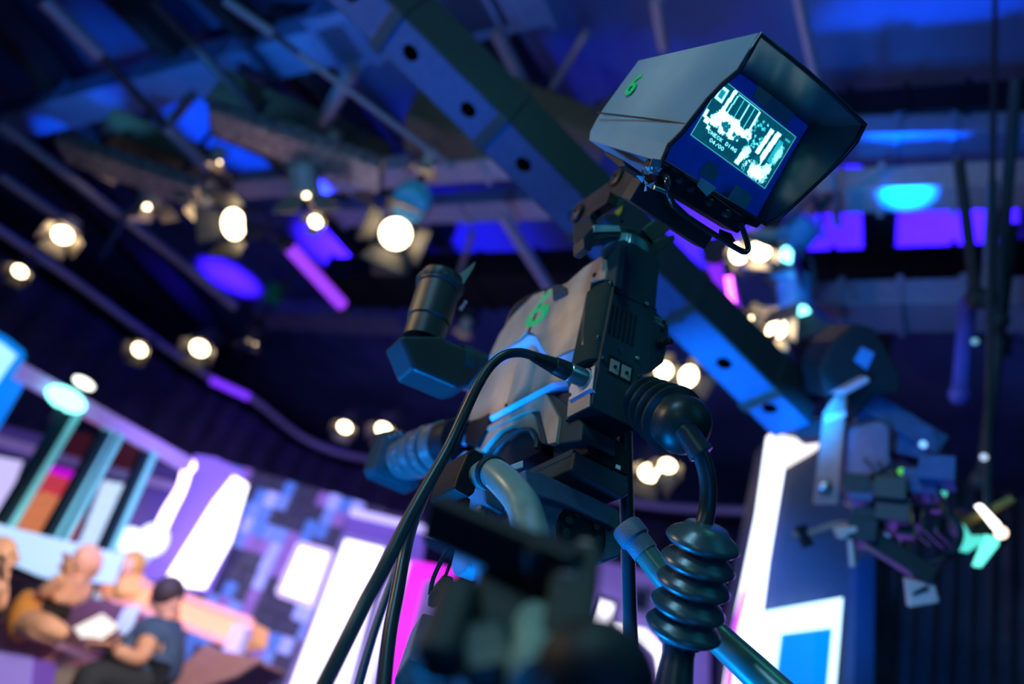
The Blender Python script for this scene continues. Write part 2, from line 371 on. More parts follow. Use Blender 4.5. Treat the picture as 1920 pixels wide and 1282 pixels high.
# tilt leans the beam; az turns it about the vertical
TO = 38.4-90   # turns local +y towards the photographer's forward direction
for a in [
    ('w', 118, 440, 3.9, 1.0, -38, TO+35, 'pale studio lamp at far left, higher of the two left edge lamps'),
    ('d', 38, 508, 3.8, .8, -30, TO+20, 'small lit lamp against the left edge below the violet pipe'),
    ('w', 283, 385, 4.2, 1.1, 35, TO-40, 'pale lamp hanging left of the crowded pair of lamps'),
    ('w', 372, 378, 4.2, 1.0, 40, TO+60, 'pale lamp with orange tag, left one of the crowded pair'),
    ('d', 440, 420, 4.1, 1.5, -48, TO-30, 'big dark lamp with wide open barn doors throwing warm light'),
    ('w', 572, 362, 4.15, 1.25, 42, TO-35, 'pale square lamp with louvre shown above the violet ceiling patch'),
    ('d', 592, 415, 4.0, .55, -30, TO, 'small double lamp just under the pale square lamp'),
    ('d', 742, 438, 4.0, 1.35, -52, TO+10, 'bright lamp with cyan top cover near the crane arm'),
    ('d', 262, 655, 3.7, .85, -40, TO, 'lit lamp below the curtain track at left, left of its neighbour'),
    ('d', 375, 652, 3.7, 1.05, -35, TO+10, 'lit lamp on the curtain track, right of its neighbour'),
    ('d', 647, 800, 3.7, .85, -30, TO, 'round warm lamp left of the camera lens hood'),
    ('d', 720, 805, 3.7, 1.0, -30, TO-15, 'warm lamp touching the camera lens hood, upper edge'),
    ('d', 1220, 885, 3.2, 1.0, -30, TO, 'warm lamp seen between camera body and ribbed cable boot, left one'),
    ('d', 1252, 872, 3.2, .7, -30, TO-20, 'small warm lamp right of the one behind the camera body'),
    ('d', 1385, 475, 4.2, .75, -60, TO+20, 'warm lamp peeking through the viewfinder handle'),
    ('w', 1425, 470, 4.2, .75, -60, TO-20, 'warm lamp right of the viewfinder handle tip'),
    ('b', 1468, 470, 4.3, 1.3, 30, TO+50, 'blue lit moving head lamp with cream cover right of the handle'),
    ('d', 1415, 610, 3.9, .8, -60, TO, 'slanted warm lamp beside the crane arm below the pink neon tube'),
    ('w', 1455, 615, 3.9, .8, -55, TO-30, 'warm lamp close to the blue lower moving head'),
    ('b', 1492, 580, 4.0, 1.2, 20, TO-60, 'lower blue lit moving head lamp above the crane arm'),
    ('d', 1290, 705, 3.7, .9, -65, TO+30, 'curved warm lamp just right of the camera rear casing'),
    ('d', 1245, 695, 3.7, .7, -65, TO-30, 'dimmer slanted lamp left of the curved warm lamp'),
    ('w', 800, 310, 4.6, .6, 20, TO, 'small unlit pale lamp on the lilac beam near the crane arm'),
    ('w', 615, 270, 4.8, .6, 20, TO+30, 'small unlit pale lamp right of the green tag'),
    ('w', 405, 300, 4.6, .6, 20, TO, 'small unlit pale lamp beside the end of the pale pipe'),
    ('w', 275, 315, 4.6, .6, 20, TO-20, 'small unlit pale lamp near the dark green tag'),
    ('w', 205, 325, 4.6, .6, 20, TO+20, 'small unlit pale lamp at the left end of the unlit row'),
    ('w', 870, 618, 4.3, .55, 20, TO, 'small unlit pale lamp directly behind the eyepiece tube'),
    ('d', 470, 640, 4.2, .9, 20, TO, 'dim lamp with orange glow left of the eyepiece elbow'),
]: lamp(*a)
# grouped dark equipment under the lamps
def gearbox(px, py, z, w, d, h, m, label, cat='equipment box', az=0):
    c = atz(px, py, z); o = empty('equipment_box', Matrix.Translation(c) @ Matrix.Rotation(R(TO+az), 4, 'Z'), label, cat)
    MB().box((-w/2, -d/2, -h/2), (w/2, d/2, h/2)).build('casing', m, o, bevel=.01)
    for k in (-1, 1):
        MB().box((k*w*.3-.02, -.02, h/2), (k*w*.3+.02, .02, h/2+.25)).build('hanger', DKPIPE, o)
    MB().box((-w*.46, -d/2-.012, -h*.4), (w*.46, -d/2, h*.4)).build('front_panel', m, o, bevel=.004)
    return o
OLV = mat('olive_case', (.12, .1, .05), .6)
gearbox(565, 262, 5.0, 1.5, .5, .35, OLV, 'olive brown long case hung above the lamps with a green tag', az=8)
gearbox(300, 285, 4.7, .9, .4, .25, OLV, 'dark olive case at left, behind the dark green tag', az=8)
gearbox(1040, 238, 5.0, .8, .4, .25, OLV, 'brown case between crane arm and viewfinder', az=0)
gearbox(850, 250, 5.0, .7, .4, .3, OLV, 'brown case tucked under the crane arm')
gearbox(790, 520, 5.0, 1.0, .3, .25, mat('khaki_case', (.16, .14, .08), .6), 'khaki case on the black box beam')
gearbox(560, 275, 4.35, 1.3, .3, .12, mat('cluttered_metal', (.35, .3, .26), .4, .5, var=.6, scale=20), 'cluttered metal tray of clamps under the olive case')
gearbox(250, 320, 4.2, 1.2, .3, .12, mat('cluttered_metal', (.35, .3, .26), .4, .5, var=.6, scale=20), 'cluttered tray of clamps at the left of the lamp row')
for px, py, lab in [(548, 255, 'bright green tag on the olive case'), (243, 290, 'dark green tag on the left olive case'), (515, 550, 'green tag near the violet neon tube')]:
    c = atz(px, py, 4.6); o = empty('green_tag', Matrix.Translation(c) @ Matrix.Rotation(R(TO), 4, 'Z'), lab, 'tag')
    MB().box((-.09, -.01, -.11), (.09, .01, .11)).build('tag_card', mat('tag_green', (.0, .45, .12), .5), o)
    MB().box((-.02, -.012, .11), (.02, .012, .18)).build('tag_clip', DKPIPE, o)
c = atz(765, 388, 4.1); o = empty('lamp_cover', Matrix.Translation(c), 'turquoise cover on the lamp near the crane arm', 'cover')
MB().lathe((0, 0, 0), (.3, .2, 1), [(0, .12), (.02, .14), (.14, .14), (.16, .1)], 14).build('cover_shell', mat('turquoise', (.08, .6, .75), .4, 0, None), o, smooth=40)
MB().box((-.02, -.02, .14), (.02, .02, .3)).build('cover_hook', DKPIPE, o)

# ================================================================== CRANE ARM across the picture
cA, cB = at(600, -70, 3.3), at(1485, 806, 3.7)
cm = (cA+cB)/2; d = (cB-cA).normalized(); vw = (cm-CO).normalized()
sd = d.cross(vw).normalized()                    # across the arm, in view
if sd.dot(CR) > 0: sd = -sd                      # sd points to the lower left
vp = (vw - d*vw.dot(d)).normalized()
FC = Fr((d, (vp*.78 - sd*.62).normalized()), cA) # x along, y into the arm, z across
CRN = empty('camera_crane_arm', FC.mat(), 'long box section camera crane arm with round holes crossing diagonally overhead', 'crane arm')
L = (cB-cA).length
zs = 1 if FC.ax[2].dot(sd) > 0 else -1
def crane_face():
    # wide blue lit side with round holes, bridged as quads around octagons
    mb = MB(); n = 9; seg = L/n; hw = .09
    for i in range(n):
        x0, x1 = i*seg, (i+1)*seg; cxx = (x0+x1)/2; hr = .034
        sq = [(1, -1+.5*k) for k in range(4)]+[(1-.5*k, 1) for k in range(4)]+[(-1, 1-.5*k) for k in range(4)]+[(-1+.5*k, -1) for k in range(4)]
        hole = [mb.bm.verts.new((cxx+hr*math.cos(math.atan2(v, u)), 0, hr*math.sin(math.atan2(v, u)))) for u, v in sq]
        outer = [mb.bm.verts.new((cxx+u*seg/2, 0, v*hw)) for u, v in sq]
        for k in range(16): mb.bm.faces.new((hole[k], hole[(k+1) % 16], outer[(k+1) % 16], outer[k]))
    return mb
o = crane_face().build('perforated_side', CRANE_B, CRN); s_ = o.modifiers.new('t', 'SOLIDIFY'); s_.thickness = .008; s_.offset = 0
part_label(o, 'blue lit side with round holes')
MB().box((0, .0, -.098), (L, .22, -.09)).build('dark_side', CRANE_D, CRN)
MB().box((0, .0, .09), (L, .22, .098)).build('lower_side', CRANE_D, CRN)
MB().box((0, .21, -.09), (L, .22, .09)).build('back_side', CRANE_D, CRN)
for i in range(5):
    x = .3+i*L/5; MB().box((x, -.012, -.105), (x+.05, .225, .105)).build('joint_collar', CRANE_D, CRN, bevel=.004)
for i in range(26):
    x = .12+i*L/26
    MB().lathe((x, .11+.05*(i % 2), -.1), (0, 0, -1), [(0, .012), (.008, .012), (.012, .006)], 8).build('rivet', METAL, CRN)

# ================================================================== STUDIO CAMERA (frame FB: x right, y forward along the lens, z up)
SCAM = empty('studio_camera', FB.mat(), 'large grey broadcast studio camera with a green number 6 on its side', 'camera')
def bp(name, pts, x0, x1, m, parent=SCAM, bevel=.0, smooth=None, axval=None):
    """a plate whose outline lies in the plane x = x0 of the camera, reaching to x = x1"""
    p = FB.poly(pts, 0, x0 if axval is None else axval)
    for q in p: q.x = x0
    return MB().prism(p, (x1-x0, 0, 0)).build(name, m, parent, bevel=bevel, smooth=smooth)
core = [(1107, 757), (1134, 620), (1167, 450), (1130, 476), (1064, 530), (1008, 550), (966, 592), (925, 668), (898, 712), (878, 785), (862, 845), (884, 868), (935, 838), (985, 812), (1045, 812), (1064, 782)]
bp('body_core', core, .021, .108, DARK, bevel=.004)
SH = -.016
shell = [(1133, 522), (1136, 505), (1133, 486), (1126, 480), (1095, 500), (1063, 529), (1046, 536), (1027, 542), (1005, 590), (993, 622), (1003, 628), (1024, 664), (1039, 671), (1062, 660), (1094, 647), (1098, 580), (1108, 528)]
bp('upper_side_shell', shell, SH, .01, TAN, bevel=.0025)
shell2 = [(1022, 544), (1000, 552), (960, 592), (936, 626), (916, 670), (950, 652), (974, 636), (988, 620), (1001, 590)]
bp('front_side_shell', shell2, SH, .01, TAN, bevel=.0025)
# rounded rear corner cover between shell and rear plate
mb = MB(); rs = []
for z in (.108, .115, .30, .40):
    r0 = .035
    ring = [V3((.03, .0015, z)), V3((.004, .0015, z))]
    for k in range(7):
        a = math.pi/2*k/6; ring.append(V3((SH+.012+ .018*math.cos(a+math.pi/2)*1.0, .034 - .03*math.cos(a), z)) if 0 else V3((SH+.018*(1-math.sin(a)), .004+.045*(1-math.cos(a)), z)))
    ring += [V3((SH, .075, z)), V3((.03, .075, z))]
    rs.append(ring)
mb.rings([rs[0], rs[2]]).build('rear_corner_cover', mat('corner_green_black', (.008, .028, .024), .75, spec=.12), SCAM, smooth=40)
# upper cover goes on to the neck
bp('upper_corner_cover', [(1162, 452), (1137, 485), (1137, 522), (1152, 536)], SH+.006, .012, REAR, bevel=.004)
# mid panel, two tone because it is folded
mid = [(879, 789), (917, 781), (980, 747), (1037, 716), (1060, 713), (1077, 689), (1095, 672), (1098, 652), (1062, 668), (1041, 681), (1026, 676), (1008, 645), (998, 638), (975, 650), (917, 686), (896, 710), (884, 755)]
bp('middle_side_panel', mid, 0, .012, TAN, bevel=.0015)
# blue lit ledge strips that step from one panel to the next
LEDGE = mat('ledge_blue_lit', (.2, .42, .7), .4)  # same paint as the casing, with the blue light put into its colour
def ledge(pts, x0, x1, th, name='ledge', m=LEDGE):
    a = FB.poly(pts, 0, x0); mb = MB()
    for i in range(len(a)-1):
        d = (a[i+1]-a[i]).normalized(); dn = V3((0, d.z, -d.y))
        if dn.z > 0: dn = -dn
        q0, q1 = a[i]+dn*th, a[i+1]+dn*th; q0.x = q1.x = x0+min(.012, x1-x0)*.8; mb.prism([a[i], a[i+1], q1, q0], (x1-x0, 0, 0))
    return mb.build(name, m, SCAM, bevel=.001)
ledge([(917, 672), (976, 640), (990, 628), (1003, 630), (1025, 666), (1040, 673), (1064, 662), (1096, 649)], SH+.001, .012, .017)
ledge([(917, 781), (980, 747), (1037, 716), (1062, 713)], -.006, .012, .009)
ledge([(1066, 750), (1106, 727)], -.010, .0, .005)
bp('lower_side_panel', [(914, 799), (1022, 737), (1047, 783), (1041, 829), (1027, 832), (1012, 772), (1000, 768), (985, 772), (912, 806)], .002, .014, TAN, bevel=.001)
bp('arched_side_panel', [(905, 812), (996, 770), (1002, 780), (1010, 824), (1002, 826), (990, 806), (975, 799), (958, 798), (938, 806), (920, 824), (904, 846), (890, 842)], .008, .02, TAN, bevel=.001)
bp('side_slot_cover', [(1003, 770), (1011, 774), (1024, 831), (1014, 831)], .0, .014, REAR, bevel=.002)
bp('black_wedge_cover', [(873, 799), (917, 774), (916, 789), (905, 812), (893, 836), (871, 831)], -.003, .012, BLACK, bevel=.001)
bp('front_blue_lit_bracket', [(873, 800), (871, 830), (842, 846), (829, 846), (832, 826)], .001, .012, LEDGE, bevel=.001)  # blue lit piece, its light put into the ledge colour
bp('dark_rear_cover', [(1022, 738), (1034, 738), (1060, 756), (1092, 792), (1090, 826), (1045, 832), (1047, 784)], .01, .09, REAR, bevel=.004)
mb = MB()
for k in range(5):
    x = .004+k*.014; c = FB.loc(957, 872, 0, .01); rr = .125-.011*k
    pts = [V3((x, c.y+rr*math.cos(a)*.92, c.z+rr*math.sin(a)*.62)) for a in [math.pi*(.02+.96*i/18) for i in range(19)]]
    mb = MB().tube(pts, .005, 8); mb.build('bellows_rib', RUB, SCAM, smooth=50)
mb = MB(); c = FB.loc(957, 872, 0, .01)
ring = [V3((.012, c.y+.115*math.cos(a), c.z+.072*math.sin(a))) for a in [math.pi*i/14 for i in range(15)]]
mb.prism(ring, (.06, 0, 0)).build('bellows_core', BLACK, SCAM)
# seams, screws, small hole
ledge([(1024, 542), (1001, 592), (987, 622)], SH-.0005, SH+.004, .003, 'seam', BLACK)
def screw(F, par, px, py, ax, val, r, m=METAL, out=-1, h=.004):
    p = F.loc(px, py, ax, val); a = V3((0, 0, 0)); a[ax] = out
    o = MB().lathe(p, a, [(0, r), (h*.6, r), (h, r*.75), (h, r*.4), (h*.5, r*.35), (h*.5, .0002)], 14).build('screw', m, par, smooth=30); return o
screw(FB, SCAM, 1115, 516, 0, SH, .006, BMET); screw(FB, SCAM, 950, 760, 0, 0, .0045, BLACK); screw(FB, SCAM, 1015, 538, 0, SH, .003, BMET)
p = FB.poly([(1038, 536), (1040, 565), (1066, 552), (1064, 540), (1055, 535)], 0, SH)
MB().prism(p, (-.006, 0, 0)).build('side_latch_pad', REAR, SCAM, bevel=.002)
# big rubber bumper over the top front
hp = [(936, 624), (938, 604), (948, 582), (966, 562), (990, 548), (1018, 537), (1042, 532)]
MB().tube([V3((.02, q.y, q.z)) for q in FB.poly(hp, 0, -.01)], [.008, .013, .016, .017, .016, .013, .008], 12, smooth=4).build('top_bumper', RUB, SCAM, smooth=50)
MB().tube([V3((.075, q.y, q.z)) for q in FB.poly(hp, 0, -.01)], [.008, .013, .016, .017, .016, .013, .008], 12, smooth=4).build('top_bumper', RUB, SCAM, smooth=50)
# green six on the side
c = FB.loc(1010, 583, 0, SH)
m6 = Matrix(((0, 0, -1, SH-.0003), (-1, -.25, 0, c.y), (-.2, 1, 0, c.z), (0, 0, 0, 1)))
text('number_six', '6', GREEN, SCAM, m6, .125, sx=2.1)['label'] = 'green painted number 6'
# rear plate with vents, sockets and screws
def rp(name, pts, y0, y1, m, parent=SCAM, bevel=0):
    p = FB.poly(pts, 1, y0)
    for q in p: q.x = max(q.x, .001)
    return MB().prism(p, (0, y1-y0, 0)).build(name, m, parent, bevel=bevel)
RPL = rp('rear_plate', [(1105, 761), (1192, 804), (1206, 702), (1219, 699), (1237, 487), (1221, 474), (1169, 448), (1150, 545), (1131, 640)], -.004, .02, REAR, bevel=.0012)
rp('lower_rear_box', [(1105, 761), (1192, 804), (1206, 702), (1117, 683)], -.006, .085, REAR, bevel=.0015)
rp('rear_plate_line', [(1150, 545), (1232, 580), (1232, 583), (1150, 548)], -.0045, 0, BLACK)
for k in range(6):
    x = 1148+k*8.6; y = 568+k*4.4
    rp('vent_slat', [(x, y), (x+4, y+2), (x-4, y+58), (x-8, y+56)], -.0055, 0, BLACK)
for px, py, r, m in [(1146, 532, .0065, BMET), (1123, 634, .0065, BMET), (1212, 570, .0045, METAL), (1194, 672, .0045, METAL), (1131, 672, .0045, BMET), (1198, 707, .004, BMET), (1160, 655, .002, BMET), (1186, 728, .002, BMET)]:
    screw(FB, SCAM, px, py, 1, -.006, r, m)
fr = rp('socket_frame', [(1143, 663), (1189, 687), (1184, 722), (1138, 698)], -.007, 0, BLACK, bevel=.001)
for dx, dy in ((0, 0), (21.5, 11)):
    s_ = rp('socket', [(1146+dx, 671+dy), (1163+dx, 679.5+dy), (1159.5+dx, 704+dy), (1143+dx, 695+dy)], -.0085, 0, GOLDS, bevel=.001)
    p = FB.loc(1153+dx, 688+dy, 1, -.0085)
    MB().lathe(p, (0, -1, 0), [(0, .0035), (.003, .0035), (.003, .001)], 12).build('socket_pin', BLACK, s_)
# bulge with adjustment controls at the right of the plate
rp('control_bulge', [(1229, 582), (1254, 611), (1251, 652), (1244, 680), (1219, 699), (1222, 640)], -.001, .06, REAR, bevel=.002)
text('control_marks', 'LEVEL\n& GAIN', mat('print_grey', (.25, .3, .3), .6), SCAM, Matrix.Translation(FB.loc(1235, 602, 1, -.0015)) @ Matrix.Rotation(R(90), 4, 'X'), .009)
for q in ((1244, 604), (1241, 619)):
    MB().lathe(FB.loc(*q, 1, -.001), (0, -1, 0), [(0, .005), (.002, .005), (.002, .003), (.0005, .003)], 12).build('trim_hole', BLACK, SCAM)
MB().lathe(FB.loc(1236, 644, 1, -.001), (.35, -1, 0), [(0, .011), (.012, .011), (.013, .0085), (.028, .0085), (.029, .0065), (.02, .006)], 16).build('coaxial_socket', BMET, SCAM, smooth=35)
# connector panel on the left of the lower rear box
PNL = bp('connector_panel', [(1115, 685), (1109, 731), (1066, 752), (1067, 728), (1078, 704)], -.003, .0, mat('bright_alloy', (.62, .55, .52), .35, .3), bevel=.0006)
for q in ((1107, 694), (1069, 740)): screw(FB, SCAM, *q, 0, -.003, .0042, BMET)
bp('lower_box_side', [(1106, 729), (1105, 761), (1063, 782), (1065, 752)], -.003, .0, TAN, bevel=.0006)
MB().lathe(FB.loc(1098, 711, 0, -.003), (-1, 0, 0), [(0, .021), (.006, .021), (.007, .018)], 24).build('socket_ring', mat('teal_lit_ring', (.35, .45, .42), .3, .6), SCAM, smooth=35)
# neck and ring that carry the viewfinder
N0 = FB.loc(1171, 474, 1, .05)
MB().box((.03, .03, .36), (.095, .11, .405)).build('neck', REAR, SCAM, bevel=.006)
KN = mat('knurled_ring', (.14, .3, .3), .3, .4)
MB().lathe(N0-V3((0, 0, .012)), (0, 0, 1), [(0, .044), (.002, .052), (.026, .052), (.028, .048)], 96, gear=1, gd=.0014).build('knurled_ring', KN, SCAM)
MB().lathe(N0+V3((0, 0, .014)), (0, 0, 1), [(0, .042), (.02, .042)], 32).build('pivot_collar', BLACK, SCAM, smooth=35)
# underside: adapter shelf and wedge plate
rp('battery_shelf', [(1100, 795), (1148, 815), (1187, 850), (1180, 892), (1142, 878), (1102, 850)], .03, .15, BLACK, bevel=.003)
w0 = FB.loc(1120, 880, 1, .03)
WG = rp('wedge_plate', [(1054, 852), (1063, 838), (1180, 905), (1180, 925), (1168, 934), (1054, 872)], .02, .2, REAR, bevel=.004)
rp('sliding_plate', [(1052, 840), (1066, 836), (1090, 852), (1176, 894), (1178, 905), (1060, 852)], .03, .24, REAR, bevel=.002)
s_ = rp('label_plate', [(1156, 870), (1164, 874), (1163, 881), (1155, 877)], .028, .031, WHITE)
# lens
l0, l1 = FB.inv(at(862, 826, 2.02)), FB.inv(at(740, 866, 2.34)); la = (l1-l0); LL = la.length; la = la/LL
LENS = MB().lathe(l0, la, [(0, .055), (.01, .06), (.08, .06), (.082, .058), (.2, .056), (.21, .052), (LL*.8, .05), (LL*.8+.01, .046)], 36).build('lens', BLACK, SCAM, smooth=30)
LR = mat('lens_ring', (.12, .13, .14), .3, .3)
for t, r, w_, g in ((.06, .064, .05, 0), (.13, .068, .03, 1), (.18, .066, .035, 0), (.235, .065, .03, 1), (.28, .06, .02, 0)):
    MB().lathe(l0+la*t, la, [(0, r-.004), (.002, r), (w_, r), (w_+.002, r-.004)], 48, gear=g, gd=.003).build('lens_ring', LR, LENS, smooth=30 if not g else None)
hx = V3((1, 0, 0)); hz = V3((0, 0, 1))
def hoodring(t, w_, h_): 
    c = l0+la*t; ch = .25
    return [c+hx*w_*a+hz*h_*b for a, b in ((-1, -1+ch), (-1, 1-ch), (-1+ch, 1), (1-ch, 1), (1, 1-ch), (1, -1+ch), (1-ch, -1), (-1+ch, -1))]
o = MB().rings([hoodring(LL*.84, .05, .05), hoodring(LL*.87, .072, .072), hoodring(LL*1.02, .078, .078)], caps=True).build('lens_hood', REAR, LENS, bevel=.004)
for k in range(3):
    MB().lathe(l0+la*(LL*.62+k*.03)+V3((-.05, 0, .035)), (-1, 0, .3), [(0, .008), (.02, .008), (.022, .005)], 12).build('lens_screw', BMET, LENS)
# grip bar in front of the side and small front bracket below it
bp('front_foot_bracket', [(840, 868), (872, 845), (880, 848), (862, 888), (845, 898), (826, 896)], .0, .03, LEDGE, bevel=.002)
bp('front_lower_bracket', [(826, 905), (858, 892), (868, 905), (856, 930), (836, 936), (818, 950)], .01, .05, TAN, bevel=.002)
screw(FB, SCAM, 829, 889, 0, -.001, .006, METAL)
bp('shell_edge_guard', [(905, 700), (898, 712), (866, 786), (850, 832), (841, 832), (858, 780), (893, 700)], .0, .02, TAN, bevel=.002)
bp('front_control_row', [(914, 676), (916, 688), (870, 722), (858, 726), (880, 690)], .0, .03, LEDGE, bevel=.002)
for k in range(3):
    MB().lathe(FB.loc(878+k*10, 702-k*7, 0, -.0), (-1, 0, 0), [(0, .008), (.008, .008), (.01, .005)], 12).build('control_button', REAR, SCAM)
MB().ball(FB.loc(862, 728, 0, -.012), .0045).build('tally_lamp', glow('lamp_white', (.8, .95, 1), 6), SCAM, smooth=60)

# ------------------------------------------------------------------ eyepiece tube at the front
E0 = at(845, 690, 1.78); FE = Fr(((.857, -.514, .035), (.515, .853, -.087)), E0)
EYE = empty('eyepiece_viewfinder', FE.mat(), 'dark angled eyepiece tube with a rubber eyecup flap, left of the camera body', 'viewfinder')
def ep(px, py, y): return FE.loc(px, py, 1, y)
a_, b_ = ep(792, 640, 0), ep(829, 522, 0); ax_ = (b_-a_).normalized(); le = (b_-a_).length
MB().lathe(a_, ax_, [(0, .046), (le*.28, .046), (le*.3, .050), (le*.8, .050), (le*.82, .054), (le*.92, .054), (le*.93, .050), (le, .050), (le, .042), (le-.02, .04)], 32).build('eyepiece_barrel', DARK, EYE, smooth=30)
MB().lathe(a_+ax_*le*.84, ax_, [(0, .054), (.003, .057), (.012, .057), (.015, .054)], 40, gear=1, gd=.0015).build('focus_ring', REAR, EYE)
pe = [ep(*q, -.045) for q in [(749, 628), (768, 672), (776, 692), (815, 708), (858, 727), (880, 722), (918, 672), (838, 636), (832, 628)]]
MB().prism(pe, (0, .09, 0)).build('elbow_housing', DARK, EYE, bevel=.008)
c_, d_ = ep(862, 685, 0), ep(905, 700, 0)
MB().lathe(c_, (d_-c_), [(-.01, .048), (0, .05), (.015, .05), (.017, .046), (.05, .046)], 24).build('mount_collar', REAR, EYE, smooth=30)
flap = [ep(*q, -.03) for q in [(850, 520), (868, 510), (892, 490), (888, 502), (866, 538)]]
MB().prism(flap, (0, .012, 0)).build('eyecup_flap', mat('eyecup_rubber', (.16, .2, .16), .6), EYE, bevel=.001)
MB().lathe(b_-ax_*.002, ax_, [(0, .046), (.006, .048), (.008, .044)], 30).build('eyecup_ring', RUB, EYE, smooth=30)
for k in range(3): MB().ball(ep(872-k*4, 567+k*6, -.02), .005).build('knurled_knob', VIOL, EYE, smooth=60)

# ------------------------------------------------------------------ VIEWFINDER MONITOR (frame FV: opening at y=0, x right, z up, y away)
VF = empty('viewfinder_monitor', FV.mat(), 'grey hooded viewfinder monitor on top of the studio camera with a glowing screen', 'monitor')
lf = FV.poly([(1241, 302), (1250, 275), (1275, 252), (1325, 188), (1345, 165), (1390, 128), (1408, 92), (1424, 65)], 0, 0)   # wavy left front edge
rf = FV.poly([(1433, 421), (1460, 408), (1520, 352), (1575, 300), (1612, 255), (1620, 234)], 0, .29)
def resample(P, n):
    ds = [0]
    for i in range(1, len(P)): ds.append(ds[-1]+(P[i]-P[i-1]).length)
    out = []
    for k in range(n):
        t = ds[-1]*k/(n-1); i = 1
        while i < len(ds)-1 and ds[i] < t: i += 1
        u = (t-ds[i-1])/max(1e-9, ds[i]-ds[i-1]); out.append(P[i-1].lerp(P[i], u))
    return out
n_ = 9
lf = resample(lf, n_); rf = resample(rf, n_)
bz = FV.poly([(1103, 255), (1101, 240), (1110, 225), (1122, 206), (1150, 165), (1190, 110)], 0, .004)
bz = [V3((.012, .30+.03*(k/5), p.z)) for k, p in enumerate(bz)]
bl = resample([V3((.012, .318, .012)), V3((.012, .335, .03)), V3((.012, .335, .07)), V3((.012, .30, .186))], n_)
# outer skin as a grid from left bottom round the top to right bottom and the floor
def hood_loop(L_, R_, m_top=5, ins=0):
    top = [L_[-1].lerp(R_[-1], t/m_top) + V3((0, 0, .004*math.sin(math.pi*t/m_top))) for t in range(1, m_top)]
    bot = [R_[0].lerp(L_[0], t/m_top) for t in range(1, m_top)]
    return L_ + top + R_[::-1] + bot
front = hood_loop(lf, rf)
back = hood_loop(bl, [p+V3((.245, 0, 0)) for p in bl])
def shrink(loop, d, dy=0):
    c = sum(loop, V3())/len(loop); return [p + V3(((c.x-p.x)*d, dy, (c.z-p.z)*d)) for p in loop]
mid1 = [front[i].lerp(back[i], .22) for i in range(len(front))]
mid2 = [front[i].lerp(back[i], .8)+V3((0, 0, 0)) for i in range(len(front))]
mbh = MB(); mbh.rings([front, back, shrink(back, .12, .006)], caps=False)
mbh.bm.faces.new([mbh.bm.verts[-1-i] for i in range(0)]) if 0 else None
o = mbh.build('housing', VFM, VF); s_ = o.modifiers.new('t', 'SOLIDIFY'); s_.thickness = .003; s_.offset = 1
MB().prism(shrink(back, .10, .004), (0, .004, 0)).build('back_cover', VFM, VF)
# inner lining of the hood down to the mask
plate = [V3((p.x, 0, p.z)) for p in front]; cc = sum(plate, V3())/len(plate)
inner_f = [p + V3(((cc.x-p.x)*.03, 0, (cc.z-p.z)*.03)) for p in front]
def backplane(p): return V3((cc.x+(p.x-cc.x)*.955, .075, cc.z+(p.z-cc.z)*.94))
inner_b = []
for f_, b_ in zip(front, back):
    q = f_.lerp(b_, (.075-f_.y)/(b_.y-f_.y)); inner_b.append(V3((cc.x+(q.x-cc.x)*.965, .075, cc.z+(q.z-cc.z)*.96)))
mbi = MB().rings([inner_f, [a.lerp(b, .5) for a, b in zip(inner_f, inner_b)], inner_b], caps=False)
mbi.build('hood_lining', HOODIN, VF, smooth=40)
# black rubber rim following the opening
loop = front + [front[0], front[1]]
MB().tube([p+V3((0, -.002, 0)) for p in loop], .0045, 8).build('hood_rim', HOODM, VF, smooth=60)
MB().prism([p+V3((0, -.002, 0)) for p in inner_b], (0, .005, 0)).build('mask_plate', PLATE, VF)
ld = FV.poly([(1120, 211), (1205, 221), (1291, 233)], 0, -.0015)
MB().tube([ld[0], ld[1], ld[2]], .0016, 6).build('casing_seam', BLACK, VF)
# green six on the hood side
c = FV.loc(1187, 161, 0, .006)
m6 = Matrix(((-.03, .0, -1, -.0005), (-1, 0, .03, c.y), (0, 1, 0, c.z), (0, 0, 0, 1)))
m6 = Matrix(((-.04, 0, -1, c.y*.036-.0038), (-1, -.12, 0, c.y), (0, 1, 0, c.z), (0, 0, 0, 1)))
text('number_six', '6', GREEN, VF, m6, .066, ext=.001, sx=1.15)['label'] = 'green painted number 6'
# the screen: a picture of glowing dots on a real panel
nx, nz = 132, 80
img = [[0.0]*nx for _ in range(nz)]
def rect(x0, y0, x1, y1, v, sk=0):
    for j in range(max(0, int(y0*nz)), min(nz, int(y1*nz))):
        off = sk*((j/nz)-y0)
        for i in range(max(0, int((x0+off)*nx)), min(nx, int((x1+off)*nx))): img[j][i] = v
def disc(x, y, rx, ry, v, rag=0):
    for j in range(nz):
        for i in range(nx):
            q = ((i/nx-x)/rx)**2+((j/nz-y)/ry)**2
            if q < 1+rag*(random.random()-.5): img[j][i] = v
# y runs down the screen here
for j in range(nz):
    for i in range(nx): img[j][i] = .03+.05*random.random()
rect(.02, .08, .12, .32, .9); rect(.045, .13, .095, .27, .25)
rect(.16, .0, .2, .6, 1, -.05); rect(.22, .05, .235, .6, .8, -.05); rect(.22, .03, .5, .045, .9); rect(.30, .05, .31, .5, .7); rect(.37, .05, .38, .5, .9); rect(.44, .05, .45, .5, .8); rect(.5, .04, .53, .5, 1)
for k in range(26): disc(.13+.45*random.random(), .42+.2*random.random(), .05, .09, 1, .8)
for k in range(14): disc(.2+.3*random.random(), .5+.12*random.random(), .02, .04, .15, .5)
for k in range(40): rect(*(lambda x, y: (x, y, x+.02, y+.035))(.52+.18*random.random(), .12+.45*random.random()), .35+.4*random.random())
rect(.71, .14, .76, .62, 1, -.04); rect(.79, .12, .85, .75, 1, -.05); rect(.86, .2, .92, .62, .35)
disc(.93, .42, .035, .17, .8, 1.2); rect(.91, .12, .98, .15, .4)
